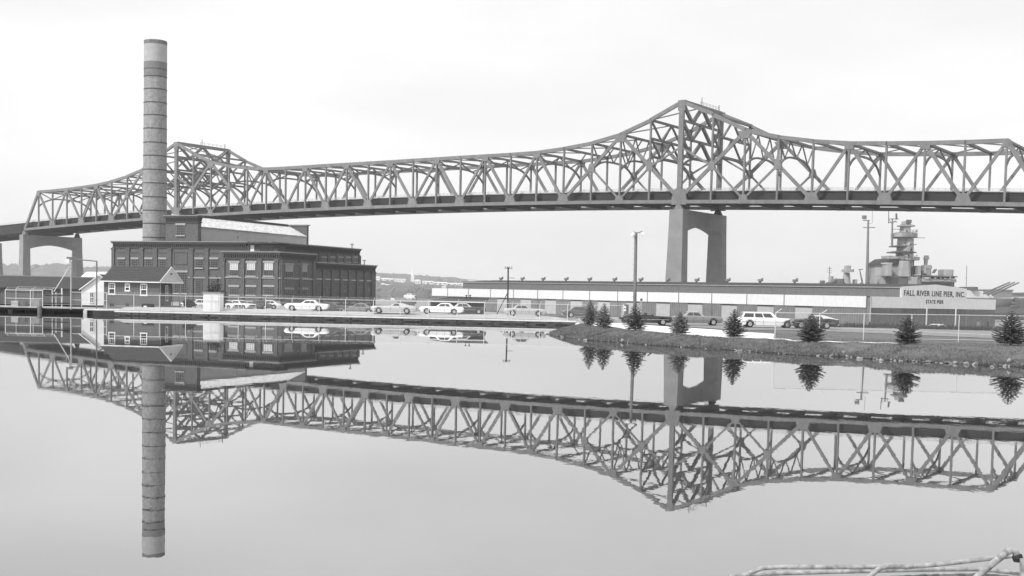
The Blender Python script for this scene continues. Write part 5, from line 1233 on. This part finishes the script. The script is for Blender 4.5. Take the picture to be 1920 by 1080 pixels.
# ------------------------------------------------------------ shore rocks
m_rock = mat('shore_rock', .24, .9, var=.35, scale=6, spec=.2, bump=.01); m_rock2 = mat('dark_shore_rock', .12, .9, var=.35, scale=6, spec=.2, bump=.01)
def rockmesh(seed, m_):
    import bmesh
    r_ = random.Random(seed); bm = bmesh.new(); bmesh.ops.create_icosphere(bm, subdivisions=2, radius=1)
    pl = [(Vector((r_.gauss(0, 1), r_.gauss(0, 1), r_.gauss(0, 1))).normalized(), r_.uniform(.4, .78)) for _ in range(10)]
    for v in bm.verts:
        for nn, d in pl:
            k = v.co.dot(nn)
            if k > d: v.co -= nn*(k-d)
    me = bpy.data.meshes.new('rock'); bm.to_mesh(me); bm.free(); me.materials.append(m_); return me
RM = [rockmesh(i, m_rock if i % 3 else m_rock2) for i in range(9)]
def rock_label(x, y, sz, i):
    d = np.array([x, y, .1])-O; c = d@_fwd; px_ = 960+FPX*(d@RGT)/c
    secs = [(1060, 'at the tip of the bank'), (1105, 'below the left spruce of the pair'), (1150, 'below the right spruce of the pair'), (1215, 'below the light pole spruce'), (1250, 'left of the short open spruce'), (1300, 'below the short open spruce'), (1350, 'below the grey sedan'), (1400, 'below the slim-tipped spruce'), (1450, 'below the white station wagon'), (1490, 'below the lawn fence corner'), (1550, 'below the dense spruce'), (1600, 'just right of the dense spruce'), (1650, 'midway from the dense to the gappy spruce'), (1690, 'just left of the gappy spruce'), (1740, 'below the gappy spruce'), (1790, 'below the white car'), (1840, 'below the second fence post from the right'), (1880, 'just left of the largest spruce'), (9999, 'below the largest spruce')]
    where = next(s_ for lim_, s_ in secs if px_ < lim_)
    size = 'tiny' if sz < .075 else ('small' if sz < .115 else ('mid-sized' if sz < .16 else 'larger')); tone = 'pale' if (i % 9) % 3 else 'dark'
    return '%s %s rock at the waterline %s' % (size, tone, where)
def rock(x, y, z, sx, sy, sz, label, i):
    o = bpy.data.objects.new('rock', RM[i % 9]); COL.objects.link(o); o.location = (x, y, z); o.scale = (sx, sy, sz)
    o.rotation_euler = (random.uniform(-.3, .3), random.uniform(-.3, .3), random.uniform(0, 6)); tag(o, label, 'rock', 'rocks along the waterline of the bank'); return o
Lc = np.r_[0, np.cumsum(np.hypot(*np.diff(SH, axis=0).T))]
def shp(s): return np.interp(s, Lc, SH[:,0]), np.interp(s, Lc, SH[:,1])
s0 = Lc[4]; s1 = Lc[len(SH)-4]; s = s0; i = 0
while s < s1:
    x, y = shp(s); f = (s-s0)/(s1-s0)
    d_ = np.array([x, y, .1])-O; px_ = 960+FPX*(d_@RGT)/(d_@_fwd)
    if px_ > 1932: break
    dense = 1480 < px_ < 1905
    sz = random.uniform(.05, .12)*(1.5 if dense else 1.0)
    if random.random() < .12: sz *= 1.5
    rock(x+random.uniform(-.1, .15), y+random.uniform(-.15, .25), random.uniform(-.05, .07), sz*random.uniform(1, 1.7), sz*random.uniform(.9, 1.3), sz*random.uniform(.55, .95), rock_label(x, y, sz, i), i)
    s += sz*random.uniform(.7, 1.9 if dense else 3.4) + (random.random() < (.08 if dense else .4))*random.uniform(.3, 1.5); i += 1
big = [(1894, 682, .33, 'pale rounded boulder at the waterline below the largest spruce'), (1812, 679, .27, 'upright pale boulder at the waterline right of the gappy spruce'), (1582, 664, .30, 'big pale rock in the jumble below the dense round spruce'), (1612, 668.5, .30, 'rounded pale boulder second in the jumble right of the dense spruce'), (1652, 672, .26, 'blocky pale rock between the dense and the gappy spruce'),
 (1608, 657.5, .14, 'small pale stone up in the grass above the jumble'), (1905, 672, .10, 'tiny white stone in the grass by the right edge'), (1386, 655, .22, 'flat pale rock under the slim-tipped spruce'), (1167, 638, .34, 'pale boulder at the waterline below the light pole'), (1097, 634.5, .30, 'pale boulder near the tip of the bank below the spruce pair'), (1790, 677.5, .24, 'low broad rock left of the upright boulder'), (1860, 684, .2, 'flat rock just left of the rounded boulder at right')]
for k, (px_, py_, r_, lab) in enumerate(big):
    p = atz(px_, py_+3.0, .05); g_ = float(gz(p[0], p[1])); r_ *= .72; rock(p[0], p[1], max(g_, 0)+r_*.15, r_*random.uniform(.9, 1.3), r_, r_*.85, lab, [1, 2, 4, 5, 7, 8][k % 6])

# ------------------------------------------------------------ grass blades on the bank
N = 90000
S = rng.uniform(Lc[2], Lc[len(SH)-3], N); px0 = np.interp(S, Lc, SH[:,0]); py0 = np.interp(S, Lc, SH[:,1])
off = np.abs(rng.normal(0, 1.6, N))+.08; lawn = rng.random(N) < .35; off = np.where(lawn, rng.uniform(.2, 14, N), off)
ds = np.gradient(np.c_[SH[:,0], SH[:,1]], axis=0)
tx = np.interp(S+.2, Lc, SH[:,0])-np.interp(S-.2, Lc, SH[:,0]); ty = np.interp(S+.2, Lc, SH[:,1])-np.interp(S-.2, Lc, SH[:,1]); tl = np.hypot(tx, ty)+1e-9
X = px0 - ty/tl*off*1.0; Y = py0 + tx/tl*off
sdv = sdist(X, Y); keep = (sdv > .03); X, Y, off, lawn, sdv = X[keep], Y[keep], off[keep], lawn[keep], sdv[keep]
pathy = np.ones(len(X), bool)
# keep the path itself clear
pl = np.array([G(*p)[:2] for p in ((1085,608.5),(1118,612.3),(1187,620),(1262,626.3),(1337,632),(1383,634),(1450,637.5))])
lim = np.interp(X, pl[:,0], pl[:,1], left=999, right=999); keep = (Y < lim-.12) | (X > pl[-1,0]); X, Y, off, lawn, sdv = X[keep], Y[keep], off[keep], lawn[keep], sdv[keep]
Z = gz(X, Y); n = len(X)
tuft = .5+.5*np.sin(X*1.1+np.sin(Y*.9)*2)*np.sin(Y*1.3+X*.3)
hgt = np.where(lawn & (sdv > 3), rng.uniform(.03, .08, n), rng.uniform(.05, .15, n)*(.45+tuft))*np.where(sdv < 1.2, 1.15, 1)
ang = rng.uniform(0, 2*np.pi, n); wd = np.where(lawn & (sdv > 3), .03, .028); lx = rng.normal(0, .35, n)*hgt; ly = rng.normal(0, .35, n)*hgt
A = np.c_[X-np.cos(ang)*wd, Y-np.sin(ang)*wd, Z-.01]; B = np.c_[X+np.cos(ang)*wd, Y+np.sin(ang)*wd, Z-.01]; C = np.c_[X+lx, Y+ly, Z+hgt]
VV = np.stack([A, B, C], 1).reshape(-1, 3)
me = bpy.data.meshes.new('bank_grass'); me.vertices.add(3*n); me.vertices.foreach_set('co', VV.ravel()); me.loops.add(3*n); me.loops.foreach_set('vertex_index', np.arange(3*n)); me.polygons.add(n); me.polygons.foreach_set('loop_start', np.arange(n)*3); me.polygons.foreach_set('loop_total', np.full(n, 3)); me.update(); me.validate()
me.materials.append(mat('grass_blades', .17, .8, var=.35, scale=1.2, spec=.15)); o = bpy.data.objects.new('bank_grass', me); COL.objects.link(o)
tag(o, 'rough grass growing along the pond bank and lawn', 'grass', kind='stuff')
# tall weeds before the shed end
mb = MB()
for k in range(9000):
    x = rng.uniform(xat(1545, 128), xat(1930, 128)); y = rng.uniform(124, 134); zg = .95-2.9*float(sst(128, 200, y))-.02; h = rng.uniform(.15, .55)*(.6+.6*math.sin(x*.9)**2); a = rng.uniform(0, 6.28)
    k0 = len(mb.v); mb.v += [(x-.04*math.cos(a), y-.04*math.sin(a), zg-.1), (x+.04*math.cos(a), y+.04*math.sin(a), zg-.1), (x+rng.normal()*.1, y, zg+h)]; mb.f.append((k0, k0+1, k0+2))
o = mb.build('weeds', m_leaf); tag(o, 'tall scrubby weeds in front of the pier shed end', 'weeds', kind='stuff')

# ------------------------------------------------------------ foreground pipes, bottom right
mpz = mat('peeling_pipe_paint', .13, .8, var=.0, scale=26, bump=.002, v2=.46, detail=8)
mpz.node_tree.nodes['Noise Texture'].inputs['Scale'].default_value = 11
m_joint = mat('pipe_joint', .03, .8)
def pipe(label, pts, r, name='bent_pipe', D=15.6, dd=None):
    P = []
    for k, (x, y) in enumerate(pts): P.append(at(x, y, D if dd is None else dd[k]))
    # smooth the bends
    Q = [P[0]]
    for a, b in zip(P[:-1], P[1:]): Q += [a+(b-a)*.25, a+(b-a)*.75]
    Q.append(P[-1]); o = MB().tube([tuple(q-P[0]) for q in Q], r, 12).build(name, mpz, None, True, off=tuple(float(c) for c in P[0])); 
    o.data.transform(Matrix.Translation(Vector(tuple(P[0])))) if False else None
    tag(o, label, 'pipe'); return o
_b = MB.build
def pipe(label, pts, r, D=15.6, dd=None):
    P = [at(x, y, D if dd is None else dd[k]) for k, (x, y) in enumerate(pts)]
    Q = [P[0]]
    for a, b in zip(P[:-1], P[1:]): Q += [a+(b-a)*.2, a+(b-a)*.8]
    Q.append(P[-1]); T = thing('peeling_pipe', label, 'pipe', P[0])
    MB().tube(Q, r, 14).build('tube', mpz, T, True)
    return T
pipe('lower long peeling pipe along the bottom edge of the picture', [(1366, 1081), (1412, 1077), (1470, 1074.5), (1640, 1070), (1760, 1067.5), (1845, 1067), (1925, 1077)], .030, 15.6)
pipe('upper long peeling pipe with a bent left end, rising to the right', [(1404, 1075), (1434, 1063), (1560, 1063.5), (1700, 1063), (1760, 1058.5), (1900, 1042)], .030, 15.4)
pipe('short kinked pipe crossing over the two long pipes', [(1620, 1092), (1645, 1068), (1664, 1060), (1702, 1063)], .033, 15.2)
T = pipe('thick ringed pipe slanting up to a dark joint near the right edge', [(1812, 1100), (1850, 1066), (1893, 1031), (1903, 1034), (1908, 1044)], .043, 15.0)
p = at(1908, 1046, 15.0); MB().lathe([(.0, -.06), (.05, -.05), (.07, 0), (.05, .05), (.0, .06)], 10, p).build('joint', m_joint, T, True)
for x, y in ((1850, 1066), (1872, 1048), (1884, 1038)):
    a_, b_ = at(x, y, 15.0), at(x+5, y-4, 15.0); MB().tube([a_, b_], .0446, 14).build('ring', mat('pipe_ring', .22, .8, var=.3, scale=12), T, True)
T = pipe('stout upright pale pipe end at the bottom right corner', [(1921, 1100), (1920.5, 1060), (1921, 1048)], .055, 14.9)
pipe('low crumbling pipe lying under the others at the bottom edge', [(1650, 1084), (1760, 1078.5), (1850, 1077), (1925, 1083)], .03, 15.7)

# ------------------------------------------------------------ haze
hz_ = MB(); hz_.box(-4950, 4950, -350, 5100, -5.4, 84); o = hz_.build('haze', mat('haze_tmp', .5)); o['kind'] = 'stuff'
mh = bpy.data.materials.new('haze_air'); mh.use_nodes = True; t = mh.node_tree; t.nodes.clear()
oo = t.nodes.new('ShaderNodeOutputMaterial'); pv = t.nodes.new('ShaderNodeVolumePrincipled'); pv.inputs['Color'].default_value = (1, 1, 1, 1)
pv.inputs['Density'].default_value = .00015; pv.inputs['Anisotropy'].default_value = .0
t.links.new(pv.outputs[0], oo.inputs['Volume']); o.data.materials.clear(); o.data.materials.append(mh)
